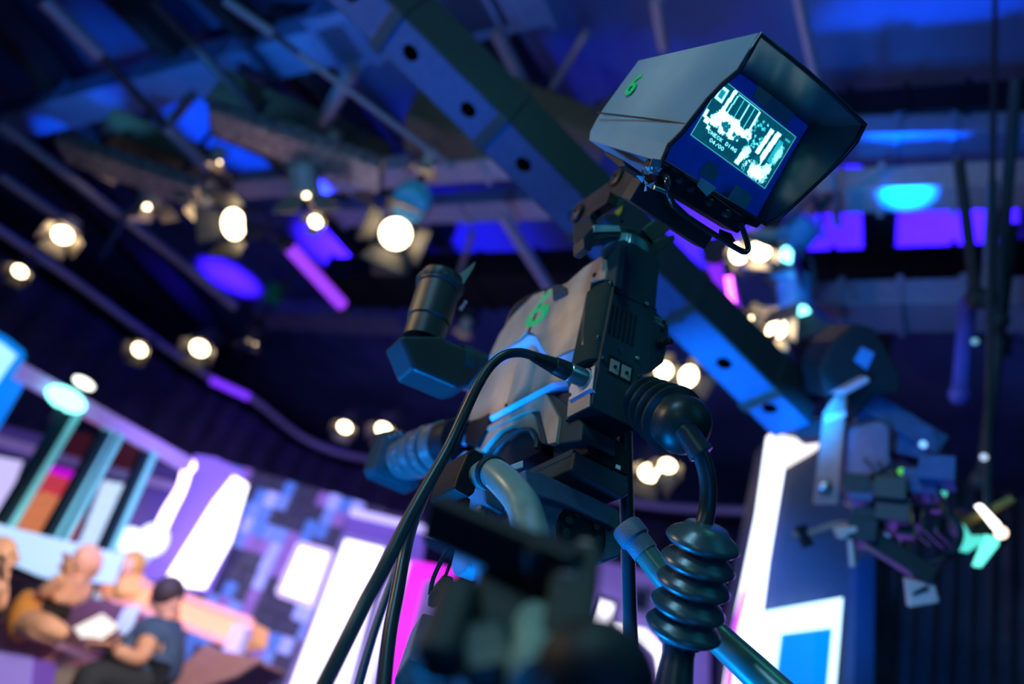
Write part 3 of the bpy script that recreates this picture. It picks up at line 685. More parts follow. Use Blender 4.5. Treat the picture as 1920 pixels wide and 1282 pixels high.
disc(.52, .62, .06, .1, .05); rect(.42, .66, .56, .95, .05); disc(.6, .7, .05, .12, .9, .8); rect(.56, .74, .62, .95, .95, -.05)
disc(.75, .74, .05, .12, .1, .3); disc(.8, .86, .14, .12, 1, 1.4); disc(.9, .72, .05, .1, .9, .6); rect(.68, .8, .72, 1, .08, .1)
rect(0, .52, .04, .66, 1); rect(.04, .62, .1, .72, 1); rect(.1, .72, .14, .78, 1); disc(.1, .55, .03, .03, .9)
for x in (.14, .17): disc(x-.02, .36+x, .014, .02, .9)
FONT = {'C': '0110 1001 1000 1001 0110', 'H': '1001 1001 1111 1001 1001', 'E': '1111 1000 1110 1000 1111', 'K': '1001 1010 1100 1010 1001', 'D': '1110 1001 1001 1001 1110',
        'I': '0100 0100 0100 0100 0100', 'A': '0110 1001 1111 1001 1001', 'G': '0111 1000 1011 1001 0111', ' ': '0000 0000 0000 0000 0000', '0': '0110 1001 1001 1001 0110', '/': '0001 0001 0010 0100 0100', '4': '0010 0110 1010 1111 0010', '.': '0000 0000 0000 0000 0100'}
def write(s, i0, j0, v=1.0, sc=1):
    for ch in s:
        rows = FONT[ch].split()
        for r_, row in enumerate(rows):
            for c_, b in enumerate(row):
                if b == '1': 
                    if 0 <= j0+r_ < nz and 0 <= i0+c_ < nx: img[j0+r_][i0+c_] = v
        i0 += 5
rect(.15, .74, .52, .94, .04); write('CHECK DIAG', 18, 60); write('04/00', 26, 68)
me = bpy.data.meshes.new('screen'); vs, fs = [], []
sx0, sx1, szt, szb = .066, .262, .186, .078
for j in range(nz+1):
    for i in range(nx+1): vs.append((sx0+(sx1-sx0)*i/nx, .0722, szt+(szb-szt)*j/nz))
for j in range(nz):
    for i in range(nx): a = j*(nx+1)+i; fs.append((a, a+nx+1, a+nx+2, a+1))
me.from_pydata(vs, [], fs); ca = me.color_attributes.new('picture', 'FLOAT_COLOR', 'CORNER'); buf = []
for j in range(nz):
    for i in range(nx):
        v = img[j][i]
        # slight bloom
        nb = sum(img[max(0, min(nz-1, j+b))][max(0, min(nx-1, i+a))] for a in (-1, 0, 1) for b in (-1, 0, 1))/9
        v = .65*v+.35*nb; c = (.02*v+.75*v**5, .015+.55*v+.6*v*v, .04+.75*v+.4*v*v, 1); buf += list(c)*4
ca.data.foreach_set('color', buf)
sm_ = bpy.data.materials.new('screen_picture'); sm_.use_nodes = True; b = sm_.node_tree.nodes['Principled BSDF']
vc = sm_.node_tree.nodes.new('ShaderNodeVertexColor'); vc.layer_name = 'picture'
b.inputs['Base Color'].default_value = (.01, .01, .01, 1); b.inputs['Roughness'].default_value = .25
sm_.node_tree.links.new(vc.outputs['Color'], b.inputs['Emission Color']); b.inputs['Emission Strength'].default_value = 1.7
me.materials.append(sm_); so = bpy.data.objects.new('screen', me); COL.objects.link(so); so.parent = VF
so['label'] = 'glowing cyan screen picture with CHECK DIAG text'
mb = MB()
for a, b_2 in (((sx0, szt), (sx1, szt)), ((sx1, szt), (sx1, szb)), ((sx1, szb), (sx0, szb)), ((sx0, szb), (sx0, szt))):
    mb.bar((a[0], .072, a[1]), (b_2[0], .072, b_2[1]), .0012, .0012, (0, 1, 0))
mb.build('screen_frame_line', glow('frame_line_cyan', (.1, .7, .7), .6), VF)
# tapes on the mask
def vtape(name, pts, y, m, th=.0012): return MB().prism(FV.poly(pts, 1, y), (0, -th, 0)).build(name, m, VF)
GT = mat('gaffer_tape_teal', (.06, .22, .25), .6)
vtape('tape_patch', [(1435, 148), (1466, 150), (1456, 176), (1432, 200), (1412, 183), (1420, 160)], .072, TAPE)
vtape('tape_patch', [(1456, 168), (1498, 202), (1474, 236), (1432, 203)], .0715, GT)
vtape('tape_patch', [(1328, 302), (1343, 308), (1347, 322), (1339, 342), (1310, 327), (1312, 318)], .0722, GT)
pk = [V3((.262, .07, .20)), V3((.25, .03, .247)), V3((.2, .0, .25)), V3((.195, .07, .225))]
MB().prism(FV.poly([(1440, 147), (1500, 150), (1534, 172), (1520, 177), (1472, 167)], 2, .233), (0, 0, -.0015)).build('inner_tape', TAPE, VF)
vtape('tape_square', [(1380, 346), (1412, 368), (1397, 392), (1363, 372)], .02, GT)
vtape('tape_patch', [(1314, 332), (1343, 352), (1325, 368), (1306, 347)], -.004, mat('torn_tape', (.3, .32, .3), .4))
# lower control strip with knobs
cs = FV.poly([(1238, 306), (1246, 302), (1430, 418), (1420, 428), (1400, 420), (1384, 438), (1232, 345), (1228, 325)], 1, .0)
MB().prism(cs, (0, .05, 0)).build('control_strip', BLACK, VF, bevel=.002)
MB().bar(FV.loc(1282, 325, 1, -.002), FV.loc(1390, 405, 1, -.002), .0012, .0012, (0, 1, 0)).build('strip_edge', METAL, VF)
text('strip_marks', 'PEAKING  BRIGHT', mat('print_grey', (.25, .3, .3), .6), VF, Matrix.Translation(FV.loc(1320, 388, 1, -.001)) @ Matrix.Rotation(R(90), 4, 'X'), .006) if 0 else None
for q, r, m in (((1271, 337), .0055, REAR), ((1293, 354), .0055, REAR), ((1328, 378), .007, BMET), ((1360, 399), .008, BMET)):
    MB().lathe(FV.loc(*q, 1, 0), (0, -1, 0), [(0, r), (.008, r*.95), (.011, r*.7)], 20, gear=1, gd=.0006).build('control_knob', m, VF, smooth=30)
# mounting box below
bx = FV.poly([(1181, 376), (1321, 468), (1338, 442), (1222, 338), (1205, 335)], 1, .012)
MB().prism(bx, (0, .035, 0)).build('mount_box', DARK, VF, bevel=.002)
bx = FV.poly([(1136, 283), (1168, 300), (1172, 310), (1160, 312), (1132, 289)], 0, .01)
MB().prism(bx, (.05, 0, 0)).build('rear_foot', DARK, VF, bevel=.002)
# wire handle
hp = [((1246, 325), 0), ((1251, 340), -.03), ((1255, 366), -.035), ((1268, 390), -.035), ((1300, 414), -.035), ((1337, 438), -.035), ((1375, 462), -.035), ((1395, 472), -.035), ((1403, 466), -.032), ((1399, 448), -.02), ((1389, 420), 0)]
MB().tube([FV.loc(*q, 1, y) for q, y in hp], .0052, 12, smooth=3).build('wire_handle', mat('black_gloss', (.015, .02, .025), .15), VF, smooth=60)
hp = [(1352, 430), (1372, 438), (1380, 452), (1372, 456), (1350, 440)]
MB().prism(FV.poly(hp, 1, -.03), (0, .006, 0)).build('handle_tab', BLACK, VF, bevel=.001)
MB().tube([FV.loc(*q, 1, -.005) for q in ((1226, 351), (1240, 356), (1253, 363))], .004, 10).build('release_pin', METAL, VF, smooth=50)
# crumpled clear tape lump
mb = MB(); c = FV.loc(1217, 326, 1, -.004)
random.seed(3)
for k in range(16):
    q = c+V3((random.uniform(-.011, .011), random.uniform(-.008, .004), random.uniform(-.02, .014)))
    mb.prism([q, q+V3((random.uniform(-.012, .012), random.uniform(-.008, .008), random.uniform(-.012, .012))), q+V3((random.uniform(-.012, .012), random.uniform(-.008, .008), random.uniform(-.012, .012)))], (.0006, -.0006, .0004))
mb.build('crumpled_tape', CLEAR, VF)['label'] = 'shiny crumpled clear tape'
vtape('tape_patch', [(1222, 297), (1243, 300), (1232, 330), (1216, 318)], -.006, mat('dull_tape', (.2, .17, .19), .4))

# ------------------------------------------------------------------ bracket carrying the viewfinder (parts drawn in the body frame)
BRK = empty('viewfinder_bracket', FB.mat(), 'black two link metal bracket joining viewfinder and camera neck', 'bracket')
xl, xr = -.05, .12
def kp(name, pts, x0, x1, m, bevel=.002):
    p = FB.poly(pts, 0, x0); return MB().prism(p, (x1-x0, 0, 0)).build(name, m, BRK, bevel=bevel)
kp('upper_arm', [(1171, 292), (1222, 306), (1199, 345), (1180, 377), (1142, 358), (1143, 340), (1163, 314)], xl, xl+.012, BMET)
kp('link_arm', [(1141, 341), (1082, 381), (1071, 396), (1072, 418), (1080, 425), (1106, 400), (1137, 379), (1144, 360)], xl+.004, xl+.03, BMET)
for q in ((1158, 333), (1083, 400)):
    p = FB.loc(*q, 0, xl)
    MB().lathe(p, (-1, 0, 0), [(0, .0235), (.003, .0235), (.004, .021)], 28).build('pivot_washer', BLACK, BRK, smooth=30)
    MB().lathe(p+V3((-.003, 0, 0)), (-1, 0, 0), [(0, .021), (.004, .021), (.005, .018), (.005, .009), (.008, .008), (.008, .004), (.003, .004)], 28).build('pivot_cap', BMET, BRK, smooth=30)
# yoke: left end, cross bar, right end
yk = [FB.loc(1073, 424, 0, xl), FB.loc(1076, 458, 0, xl)]
def kr(name, pts, y0, y1, m, bevel=.002):
    p = FB.poly(pts, 1, y0); return MB().prism(p, (0, y1-y0, 0)).build(name, m, BRK, bevel=bevel)
kp('yoke_end', [(1073, 423), (1076, 458), (1094, 448), (1113, 436), (1112, 422), (1104, 402)], xl, xl+.02, DARK)
yc = FB.loc(1112, 428, 0, xl)
Y0 = yc.y
kr('yoke_bar', [(1094, 444), (1113, 424), (1165, 424), (1200, 436), (1226, 462), (1232, 482), (1228, 490), (1212, 468), (1186, 452), (1150, 444), (1118, 450), (1108, 470), (1095, 466)], .015, .055, DARK)
kr('green_lit_facet', [(1114, 421), (1161, 423), (1165, 434), (1114, 435)], .012, .02, mat('facet_green_highlight', (.35, .55, .5), .25, .5), bevel=.001)  # green highlight of the yoke bar, put into this strip's colour
kr('right_arm', [(1204, 430), (1231, 408), (1258, 430), (1224, 452)], .03, .1, BMET)
kr('right_arm_base', [(1223, 452), (1265, 438), (1267, 449), (1229, 478)], .02, .1, DARK)
MB().tube([FB.loc(1172, 372, 1, .1), FB.loc(1166, 415, 1, .08)], .004, 8).build('tension_rod', BLACK, BRK)
kr('bracket_rear_cross', [(1106, 402), (1144, 362), (1176, 378), (1162, 388), (1150, 384), (1118, 412)], .07, .11, DARK)
MB().prism(FB.poly([(1150, 396), (1165, 378), (1168, 392), (1160, 404)], 1, .16), (0, .004, 0)).build('amber_gel', mat('amber_gel', (.95, .35, .0), .5), BRK)

# ================================================================== PAN HEAD, PAN BARS, CABLES
HEAD = empty('camera_mount', FB.mat(), 'grey painted pan and tilt head holding the studio camera from below', 'pan head')
def hp_(name, pts, ax, a, b, m, bevel=.003, parent=None):
    p = FB.poly(pts, ax, a); e = [0, 0, 0]; e[ax] = b-a
    return MB().prism(p, e).build(name, m, parent or HEAD, bevel=bevel)
hp_('top_cradle', [(984, 880), (1012, 884), (1100, 925), (1160, 955), (1164, 975), (1158, 992), (1060, 945), (1010, 930), (990, 915)], 1, .05, .22, HEADG)
o = hp_('side_arch', [(1010, 922), (1070, 945), (1160, 985), (1175, 992), (1163, 1045), (1130, 1056), (1095, 1045), (1040, 1020), (1000, 985)], 1, .07, .2, HEADG, .006)
q = FB.loc(1092, 1000, 1, .066)
rc = MB().lathe(q, (0, 1, 0), [(0, .052), (.003, .055), (.01, .055)], 28).build('side_recess', BLACK, HEAD)
for k in range(9):
    a = k*.7; MB().lathe(q+V3((math.cos(a)*.036, -.001, math.sin(a)*.036)), (0, -1, 0), [(0, .010), (.004, .009), (.005, .004)], 10).build('gear_boss', DARK, rc)
hp_('head_lower_body', [(985, 960), (1040, 1015), (1085, 1035), (1075, 1110), (1000, 1120), (960, 1100), (940, 1010)], 1, .09, .22, HEADG, .008)
q = FB.loc(872, 1028, 0, -.06)
MB().lathe(q, (1, 0, 0), [(0, .050), (.002, .053), (.13, .053), (.132, .050)], 40).build('tilt_drum', HEADG, HEAD, smooth=35)
hp_('lower_knuckle', [(850, 1092), (895, 1098), (926, 1068), (930, 1095), (925, 1175), (886, 1168), (884, 1120), (852, 1104)], 0, -.03, .09, mat('greenish_grey', (.3, .36, .3), .4, .2, bump=.3), .005)
MB().lathe(FB.loc(903, 1109, 0, -.031), (-1, 0, 0), [(0, .007), (.003, .007), (.003, .004), (.001, .003)], 14).build('set_screw', BLACK, HEAD)
SIL = mat('textured_silver', (.6, .6, .58), .3, .5, scale=200, var=.5, bump=1)
hp_('silver_block', [(908, 938), (930, 952), (929, 975), (918, 992), (895, 985), (893, 960)], 1, .12, .2, SIL, .003)
rm_ = MB(); p = [FB.loc(*q, 1, .118) for q in ((908, 974), (914, 955), (916, 956), (914, 973), (922, 969), (918, 979), (902, 984))]
rm_.prism(p, (0, .003, 0)).build('red_mark', RED, HEAD)
hp_('small_label', [(952, 874), (981, 863), (981, 876), (951, 884)], 1, .10, .12, WHITE, .001)
hp_('neck_block', [(905, 905), (935, 900), (955, 930), (945, 965), (912, 945)], 1, .10, .2, HEADG, .006)
hp_('clamp_jaw', [(887, 840), (908, 851), (904, 872), (890, 924), (879, 932), (851, 916), (859, 890), (877, 849)], 1, .02, .12, BLACK, .004)
hp_('lower_jaw', [(853, 955), (870, 925), (884, 935), (878, 975), (860, 992), (848, 985)], 1, .05, .12, BLACK, .004)

def chain(pts): return [at(*p) for p in pts]
def thing_tube(name, label, cat, pts, r, m, smooth=5, n=14, extra=None):
    P = chain(pts); o0 = P[0]; e = empty(name, o0, label, cat)
    MB().tube([p-o0 for p in P], r, n, smooth=smooth).build('tube' if not extra else extra, m, e, smooth=60)
    return e, o0
PB, p0 = thing_tube('pan_bar', 'pale green tubular pan bar bending down towards the photographer in front of the head', 'pan bar',
    [(902, 893, 1.36), (922, 886, 1.33), (948, 905, 1.28), (978, 942, 1.22), (992, 985, 1.15), (998, 1040, .98), (1003, 1110, .78), (1010, 1180, .65), (1022, 1300, .55)],
    [.024, .025, .026, .026, .026, .025, .0245, .024, .024], BARM, 5, 20)
MB().lathe(at(918, 884, 1.335)-p0, at(940, 893, 1.3)-at(918, 884, 1.335), [(0, .0275), (.003, .029), (.012, .029), (.014, .0275)], 28).build('bar_collar', REAR, PB, smooth=40)
q = at(1012, 1200, .63)-p0
MB().lathe(q+(-CF)*.024+CR*.002, -CF, [(-.01, .006), (.003, .006), (.004, .003)], 12).build('bar_bolt', BLACK, PB)
PB2, p2 = thing_tube('pan_bar', 'second pan bar running down to the lower right behind the ribbed strain relief', 'pan bar',
    [(1178, 992, 1.45), (1240, 1075, 1.43), (1330, 1178, 1.41), (1400, 1245, 1.38), (1480, 1320, 1.35)], [.020, .0215, .024, .026, .028], mat('pan_bar_shaded', (.05, .13, .11), .3, .1), 4, 20)  # same tube in shade, the shade put into a darker base colour
MB().lathe(at(1172, 985, 1.455)-p2, at(1240, 1075, 1.43)-at(1172, 985, 1.455), [(0, .025), (.005, .028), (.03, .028), (.034, .024), (.06, .0235)], 28).build('bar_collar', HEADG, PB2, smooth=40)
# dark blurred clamp, lever and knob of the pan bar in the foreground
FG = empty('bar_clamp', at(940, 1030, .68), 'black out of focus clamp bar crossing the pale pan bar', 'clamp'); g = at(940, 1030, .68)
MB().bar(at(812, 968, .70)-g, at(1080, 1085, .63)-g, .025, .039, CU).build('clamp_bar', BLACK, FG, bevel=.004)
MB().bar(at(985, 1050, .67)-g, at(1040, 1075, .64)-g, .04, .046, CU).build('clamp_block', BLACK, FG, bevel=.006)
MB().tube([at(1060, 1095, .62)-g, at(1100, 1030, .66)-g], .009, 12).build('clamp_pin', mat('copper_pink_pin', (.5, .3, .3), .3, .5), FG)
MB().bar(at(1085, 1040, .66)-g, at(1060, 1230, .58)-g, .028, .036, CR).build('clamp_arm', BLACK, FG, bevel=.004)
FL = at(850, 1180, .62); LV = empty('zoom_control_lever', FL, 'black blurred control lever at the bottom left of the pale pan bar', 'lever')
MB().bar(at(868, 1100, .64)-FL, at(815, 1260, .58)-FL, .034, .034, CR).build('lever_body', BLACK, LV, bevel=.012, seg=4)
MB().bar(at(900, 1190, .62)-FL, at(930, 1300, .58)-FL, .04, .046, CR).build('grip', RUB, LV, bevel=.012, seg=4)
MB().tube([at(925, 1120, .66)-FL, at(905, 1190, .63)-FL, at(880, 1262, .6)-FL], .009, 10, smooth=3).build('lever_rod', mat('violet_rod', (.3, .25, .4), .3, .4), LV)
MB().bar(at(950, 1090, .68)-FL, at(930, 1290, .6)-FL, .03, .046, CR).build('lever_stem', BLACK, LV, bevel=.006)
KP = at(1118, 1276, .55); KO = empty('focus_knob', KP, 'large round black knob out of focus at the bottom edge', 'knob')
MB().ball((0, 0, 0), .041, (1, 1, .95), 24).build('knob_ball', BLACK, KO, smooth=60)
MB().lathe((0, 0, 0), at(1200, 1350, .7)-KP, [(.03, .02), (.08, .02)], 16).build('knob_shaft', BMET, KO)

# ribbed rubber boot on the rear and the camera cable with its strain relief
r0, r1 = at(1206, 752, 1.50), at(1296, 806, 1.37); B0 = r0; BT = empty('ribbed_cable_boot', B0, 'big ribbed black rubber boot on the right side of the camera rear', 'cable boot')
ax_ = (r1-r0); bl_ = ax_.length*.96; prof = []
for k in range(4):
    t = bl_*(.02+.19*k); R0 = .040+.003*k
    prof += [(t, R0), (t+.008, R0+.011), (t+.014, R0+.011), (t+.019, R0+.001)]
prof += [(bl_*.80, .050), (bl_*.88, .052), (bl_*.97, .049), (bl_*1.05, .04), (bl_*1.12, .026), (bl_*1.16, .01)]
MB().lathe((0, 0, 0), ax_, prof, 36).build('ribbed_sleeve', RUB, BT, smooth=60)
CC, c0_ = thing_tube('camera_cable', 'thick black camera cable hanging from the ribbed boot into a spiral strain relief', 'cable',
    [(1280, 805, 1.335), (1300, 828, 1.325), (1318, 862, 1.32), (1328, 910, 1.32), (1325, 960, 1.32), (1312, 1010, 1.31), (1298, 1080, 1.3), (1284, 1150, 1.3), (1272, 1230, 1.29), (1262, 1310, 1.28)],
    [.015, .0145, .0135, .0135, .0135, .015, .03, .03, .024, .03], CABLE, 5, 18)
MB().lathe(at(1286, 808, 1.33)-c0_, at(1315, 850, 1.32)-at(1286, 808, 1.33), [(0, .019), (.03, .019), (.038, .021), (.045, .021), (.047, .016)], 24).build('cable_collar', CABLE, CC, smooth=40)
fl = [(1318, 1014), (1309, 1055), (1300, 1094), (1290, 1136), (1281, 1176)]
axf = (at(1275, 1200, 1.27)-at(1320, 1000, 1.31)).normalized()
tilt = (-CU - CR*.24 + CF*.12).normalized()
for k, (x, y) in enumerate(fl):
    MB().lathe(at(x, y, 1.3)-c0_, tilt, [(-.024, .032), (-.016, .038), (-.007, .052), (0, .0575), (.003, .0575), (.008, .052), (.015, .040), (.024, .032)], 32).build('spiral_flange', mat('flange_rubber', (.03, .06, .065), .3, bump=.1), CC, smooth=60)
# plugged cable that runs down in front
XC = empty('plug_cable', FB.w(FB.loc(1098, 711, 0, -.01)), 'black cable with metal plug arching from the camera side down to the lower left', 'cable')
x0 = XC.matrix_world.translation.copy()
sp = FB.w(FB.loc(1096, 710, 0, -.006)); ep_ = FB.w(V3((-.145, .052, FB.loc(1096, 710, 0, 0).z-.0)))
dx = (at(1000, 668, 1.43)-at(1096, 710, 1.475)); ln = dx.length; p1 = at(1096, 710, 1.472)-x0
MB().lathe(p1, dx, [(0, .0165), (.004, .0175), (.034, .0175), (.036, .0155)], 28).build('plug_shell', METAL, XC, smooth=35)
MB().lathe(p1+dx.normalized()*.036, dx, [(0, .0165), (.002, .018), (.03, .0165), (.032, .015)], 28).build('plug_body', RUB, XC, smooth=35)
pr = []
for k in range(9):
    t = .068+k*.0052; rr = .015-.0007*k; pr += [(t, rr), (t+.0026, rr), (t+.003, rr-.002), (t+.005, rr-.002)]
MB().lathe(p1, dx, pr, 28).build('plug_boot', RUB, XC, smooth=30)
ca_ = [(1003, 668, 1.425), (975, 661, 1.42), (945, 666, 1.41), (918, 688, 1.40), (893, 728, 1.38), (866, 785, 1.36), (838, 845, 1.33), (800, 912, 1.29), (765, 975, 1.25), (728, 1050, 1.2), (690, 1120, 1.15), (645, 1210, 1.1), (600, 1300, 1.04)]
MB().tube([at(*p)-x0 for p in ca_], [.0085, .0085, .0085, .009, .009, .0095, .0098, .0102, .0105, .0108, .011, .011, .011], 14, smooth=5).build('cable_jacket', CABLE, XC, smooth=60)
thing_tube('thin_cable', 'black cable with blue lit edge hanging beside the lens down to the bottom edge', 'cable',
    [(806, 905, 1.55), (790, 945, 1.5), (772, 985, 1.45), (758, 1040, 1.4), (745, 1110, 1.36), (730, 1190, 1.32), (718, 1300, 1.28)], [.008, .009, .011, .011, .0115, .0115, .0115], CABLE, 5, extra='jacket')
thing_tube('thin_cable', 'straight black cable behind the head, upright between camera rear and right pan bar', 'cable',
    [(1172, 810, 1.66), (1174, 900, 1.66), (1178, 1050, 1.66), (1182, 1200, 1.66), (1184, 1320, 1.66)], [.0145]*5, CABLE, 3, extra='jacket')
thing_tube('thin_cable', 'dark slanted cable against the white panels, lower left of the plug cable', 'cable',
    [(770, 990, 1.9), (735, 1090, 1.85), (700, 1190, 1.8), (668, 1300, 1.75)], [.009]*4, CABLE, 3, extra='jacket')
MC, m0 = thing_tube('small_plug', 'black boxy plug on two thin leads under the blurred clamp bar', 'plug', [(842, 1025, 1.42), (828, 1050, 1.42), (812, 1085, 1.42), (806, 1115, 1.42)], [.004]*4, CABLE, 4, extra='lead')
MB().tube([at(850, 1030, 1.42)-m0, at(843, 1058, 1.42)-m0, at(832, 1088, 1.42)-m0], .003, 8, smooth=3).build('lead', CABLE, MC)
MB().prism([at(*q, 1.40)-m0 for q in ((801, 1137), (803, 1118), (829, 1085), (848, 1091), (847, 1112), (814, 1141))], CF*.03).build('plug_case', REAR, MC, bevel=.003)
PT = at(790, 1270, 1.35); o = empty('pedestal_top', PT, 'greenish grey pedestal casing corner at the bottom edge left of the lever', 'pedestal')
MB().prism([at(*q, 1.33)-PT for q in ((738, 1275), (766, 1230), (778, 1234), (900, 1262), (930, 1330), (740, 1330))], CF*.2).build('casing', HEADG, o, bevel=.004)
MB().lathe(at(862, 1276, 1.325)-PT, -CF, [(0, .026), (.002, .026), (.003, .022), (.001, .02)], 24).build('round_cap', HEADG, o)

# ================================================================== THE SET, far left
def dirw(az): a = YAW+R(az); return V3((math.cos(a), math.sin(a), 0))
def wallframe(px, py, d, azx):
    o = at(px, py, d); x = dirw(azx); y = V3((0, 0, 1)).cross(x); return Fr((tuple(x), tuple(y)), (o.x, o.y, 0))
FW = wallframe(560, 915, 8.6, -101)      # mosaic wall
FQ = wallframe(200, 790, 7.2, -38.4)     # glass booth running along the room
FR_ = wallframe(1450, 820, 4.8, -95)     # bright column at right
def pane(F, name, pts, y, th, m, par, inv=None, bevel=0):
    p = [F.w(q) for q in F.poly(pts, 1, y)]; o0 = par.matrix_world.translation
    return MB().prism([q-o0 for q in p], F.ax[1]*th).build(name, m, par, bevel=bevel)
def solo(F, name, label, cat, pts, y, th, m, frame=None, bevel=0):
    p = [F.w(q) for q in F.poly(pts, 1, y)]; c = sum(p, V3())/len(p); e = empty(name, c, label, cat)
    MB().prism([q-c for q in p], F.ax[1]*th).build('panel_face', m, e, bevel=bevel)
    if frame:
        mb = MB()
        for i in range(len(p)): mb.bar(p[i]-c, p[(i+1) % len(p)]-c, .05, .05, F.ax[1])
        mb.build('panel_frame', frame, e)
    return e
GW = glow('led_white', (.95, .9, 1), 2.2); GWB = glow('led_white_blue', (.5, .72, 1), 1.5); GV = glow('lit_wall_violet', (.28, .16, .95), .75); GLV = glow('led_lilac', (.62, .55, 1), 1.0)
GM = glow('led_magenta', (.95, .0, .85), 1.15); GB = glow('led_blue', (.0, .28, 1), .8); GC = glow('led_cyan', (.1, .7, 1), 1.1); GVD = glow('led_deep_violet', (.06, .03, .3), .7)
SETM = mat('set_panel_lilac', (.35, .3, .5), .6)
# mosaic wall: a backing and raised tiles, every tile its own piece
wpts = [(440, 872), (560, 915), (705, 952), (800, 975), (700, 1300), (380, 1250), (330, 1120)]
MWp = [FW.w(q) for q in FW.poly(wpts, 1, .06)]; mc = sum(MWp, V3())/len(MWp)
MW = empty('mosaic_wall', mc, 'wall of dark and pale blue raised square blocks behind the orange counter', 'wall panel')
MB().prism([q-mc for q in MWp], FW.ax[1]*.1).build('backing', mat('mosaic_backing', (.05, .05, .09), .6), MW)
tl = FW.loc(452, 890, 1, 0); br = FW.loc(640, 1270, 1, 0); tr = FW.loc(700, 960, 1, 0)
xa, xb = tl.x-.25, tr.x+.15; zt = max(tl.z, tr.z)+.05
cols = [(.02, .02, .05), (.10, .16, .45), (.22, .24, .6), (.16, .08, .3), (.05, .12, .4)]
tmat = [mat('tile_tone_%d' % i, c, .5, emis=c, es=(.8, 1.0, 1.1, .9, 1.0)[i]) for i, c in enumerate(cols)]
tm = {}
nt_x, nt_z = 15, 17; tw = (xb-xa)/nt_x; thh = .155
for i in range(nt_x):
    for j in range(nt_z):
        x = xa+i*tw; z = zt-(j+1)*thh
        w = FW.w((x+tw/2, 0, z+thh/2))-mc
        pv = math.sin(i*1.3+j*.8)+math.sin(i*.5-j*1.1+2)+random.uniform(-.9, .9)
        k = 0 if pv < -.1 else random.choice([1, 2, 2, 4, 3] if pv > .6 else [3, 4, 1])
        if k not in tm:
            mb = MB(); 
            mb.box((-tw/2+.005, -.05, -thh/2+.005), (tw/2-.005, .05, thh/2-.005)); tm[k] = mb.build('tile', tmat[k], MW); t_ = tm[k]
        else: t_ = tm[k].copy(); COL.objects.link(t_)
        fx, fy, fz = FW.ax
        t_.matrix_local = Matrix(((fx.x, fy.x, 0, w.x), (fx.y, fy.y, 0, w.y), (0, 0, 1, w.z+0), (0, 0, 0, 1))) @ Matrix.Translation((0, random.uniform(-.03, .02), 0))
solo(FW, 'framed_light_box', 'white glowing framed rectangle hanging on the mosaic wall', 'light box', [(562, 1020), (620, 1036), (585, 1135), (522, 1112)], -.12, .06, GW, mat('frame_pale', (.7, .6, .75), .5, emis=(.6, .5, .8), es=.7))
solo(FW, 'glowing_panel', 'tall white glowing panel right of the mosaic wall, left of the plug cable', 'light panel', [(645, 1005), (728, 1025), (655, 1300), (535, 1300)], -.2, .1, GW, SETM)  # plain glowing set panel, shows no video
solo(FW, 'glowing_panel', 'second tall white panel seen between the black cables', 'light panel', [(738, 1040), (775, 1050), (700, 1300), (655, 1300)], -.1, .1, glow('led_white_soft', (.75, .7, 1), 1.2), SETM)
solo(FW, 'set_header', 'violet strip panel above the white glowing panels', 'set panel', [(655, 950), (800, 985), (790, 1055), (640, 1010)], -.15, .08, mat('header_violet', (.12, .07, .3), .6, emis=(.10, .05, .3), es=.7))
solo(FW, 'header_trim', 'pale lilac edge strip on top of the violet header', 'trim strip', [(658, 952), (840, 995), (838, 1006), (655, 964)], -.22, .05, GLV)
o = solo(FW, 'magenta_frame', 'bright magenta panel with a grey inset at the bottom centre', 'light panel', [(770, 1050), (860, 1068), (830, 1160), (770, 1300), (712, 1300)], -.14, .08, GM)
pane(FW, 'grey_inset', [(797, 1085), (842, 1100), (800, 1300), (742, 1300)], -.17, .02, mat('inset_grey', (.4, .3, .4), .6), o)
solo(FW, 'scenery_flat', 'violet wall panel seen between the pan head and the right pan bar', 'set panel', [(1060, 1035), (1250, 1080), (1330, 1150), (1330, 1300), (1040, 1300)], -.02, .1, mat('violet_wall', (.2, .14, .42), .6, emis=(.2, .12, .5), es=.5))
solo(FW, 'glowing_panel', 'short slanted white violet panel above the round black knob', 'light panel', [(1118, 1118), (1158, 1130), (1140, 1190), (1088, 1195)], -.2, .05, GW, SETM)
solo(FW, 'led_frame', 'pale glowing arch shape right of the upright cable near the bottom', 'light panel', [(1150, 1170), (1210, 1180), (1245, 1215), (1250, 1300), (1225, 1300), (1222, 1230), (1190, 1205), (1150, 1195)], -.2, .05, GW)
solo(FW, 'dark_screen', 'dark square screen right of the upright cable', 'screen', [(1188, 1100), (1222, 1105), (1215, 1150), (1182, 1145)], -.1, .04, SET_D, SETM)
# violet portal with the bright white column
solo(FW, 'violet_portal', 'violet lit tall portal wall left of the mosaic blocks', 'set panel', [(365, 852), (405, 858), (455, 885), (440, 990), (385, 1110), (260, 1080), (300, 960)], -.3, .1, GV)  # lit wall, its violet light put in as emission
solo(FW, 'bright_wall_column', 'blinding white tall column in the violet portal', 'light panel', [(438, 892), (460, 905), (428, 1010), (378, 1100), (305, 1092), (350, 1020), (400, 940)], -.45, .08, glow('wall_column_lit_white', (1, .95, 1), 3))  # lit column of the wall, its brightness put in as emission
LP = [FW.w(FW.loc(x, y, 1, -.9)) for x, y in ((352, 873), (340, 915), (318, 955), (300, 992))]; lc = LP[0]
o = empty('curved_neon', lc, 'thin bright violet white neon line bending down from the end of the booth rail', 'light tube')
MB().tube([p-lc for p in LP], [.045, .04, .05, .055], 10, smooth=4).build('tube_glass', glow('neon_white_violet', (1, .75, 1), 4), o, smooth=60)
MB().ball((0, 0, .0), .07).build('tube_knob', glow('neon_white_violet', (1, .75, 1), 4), o, smooth=60)
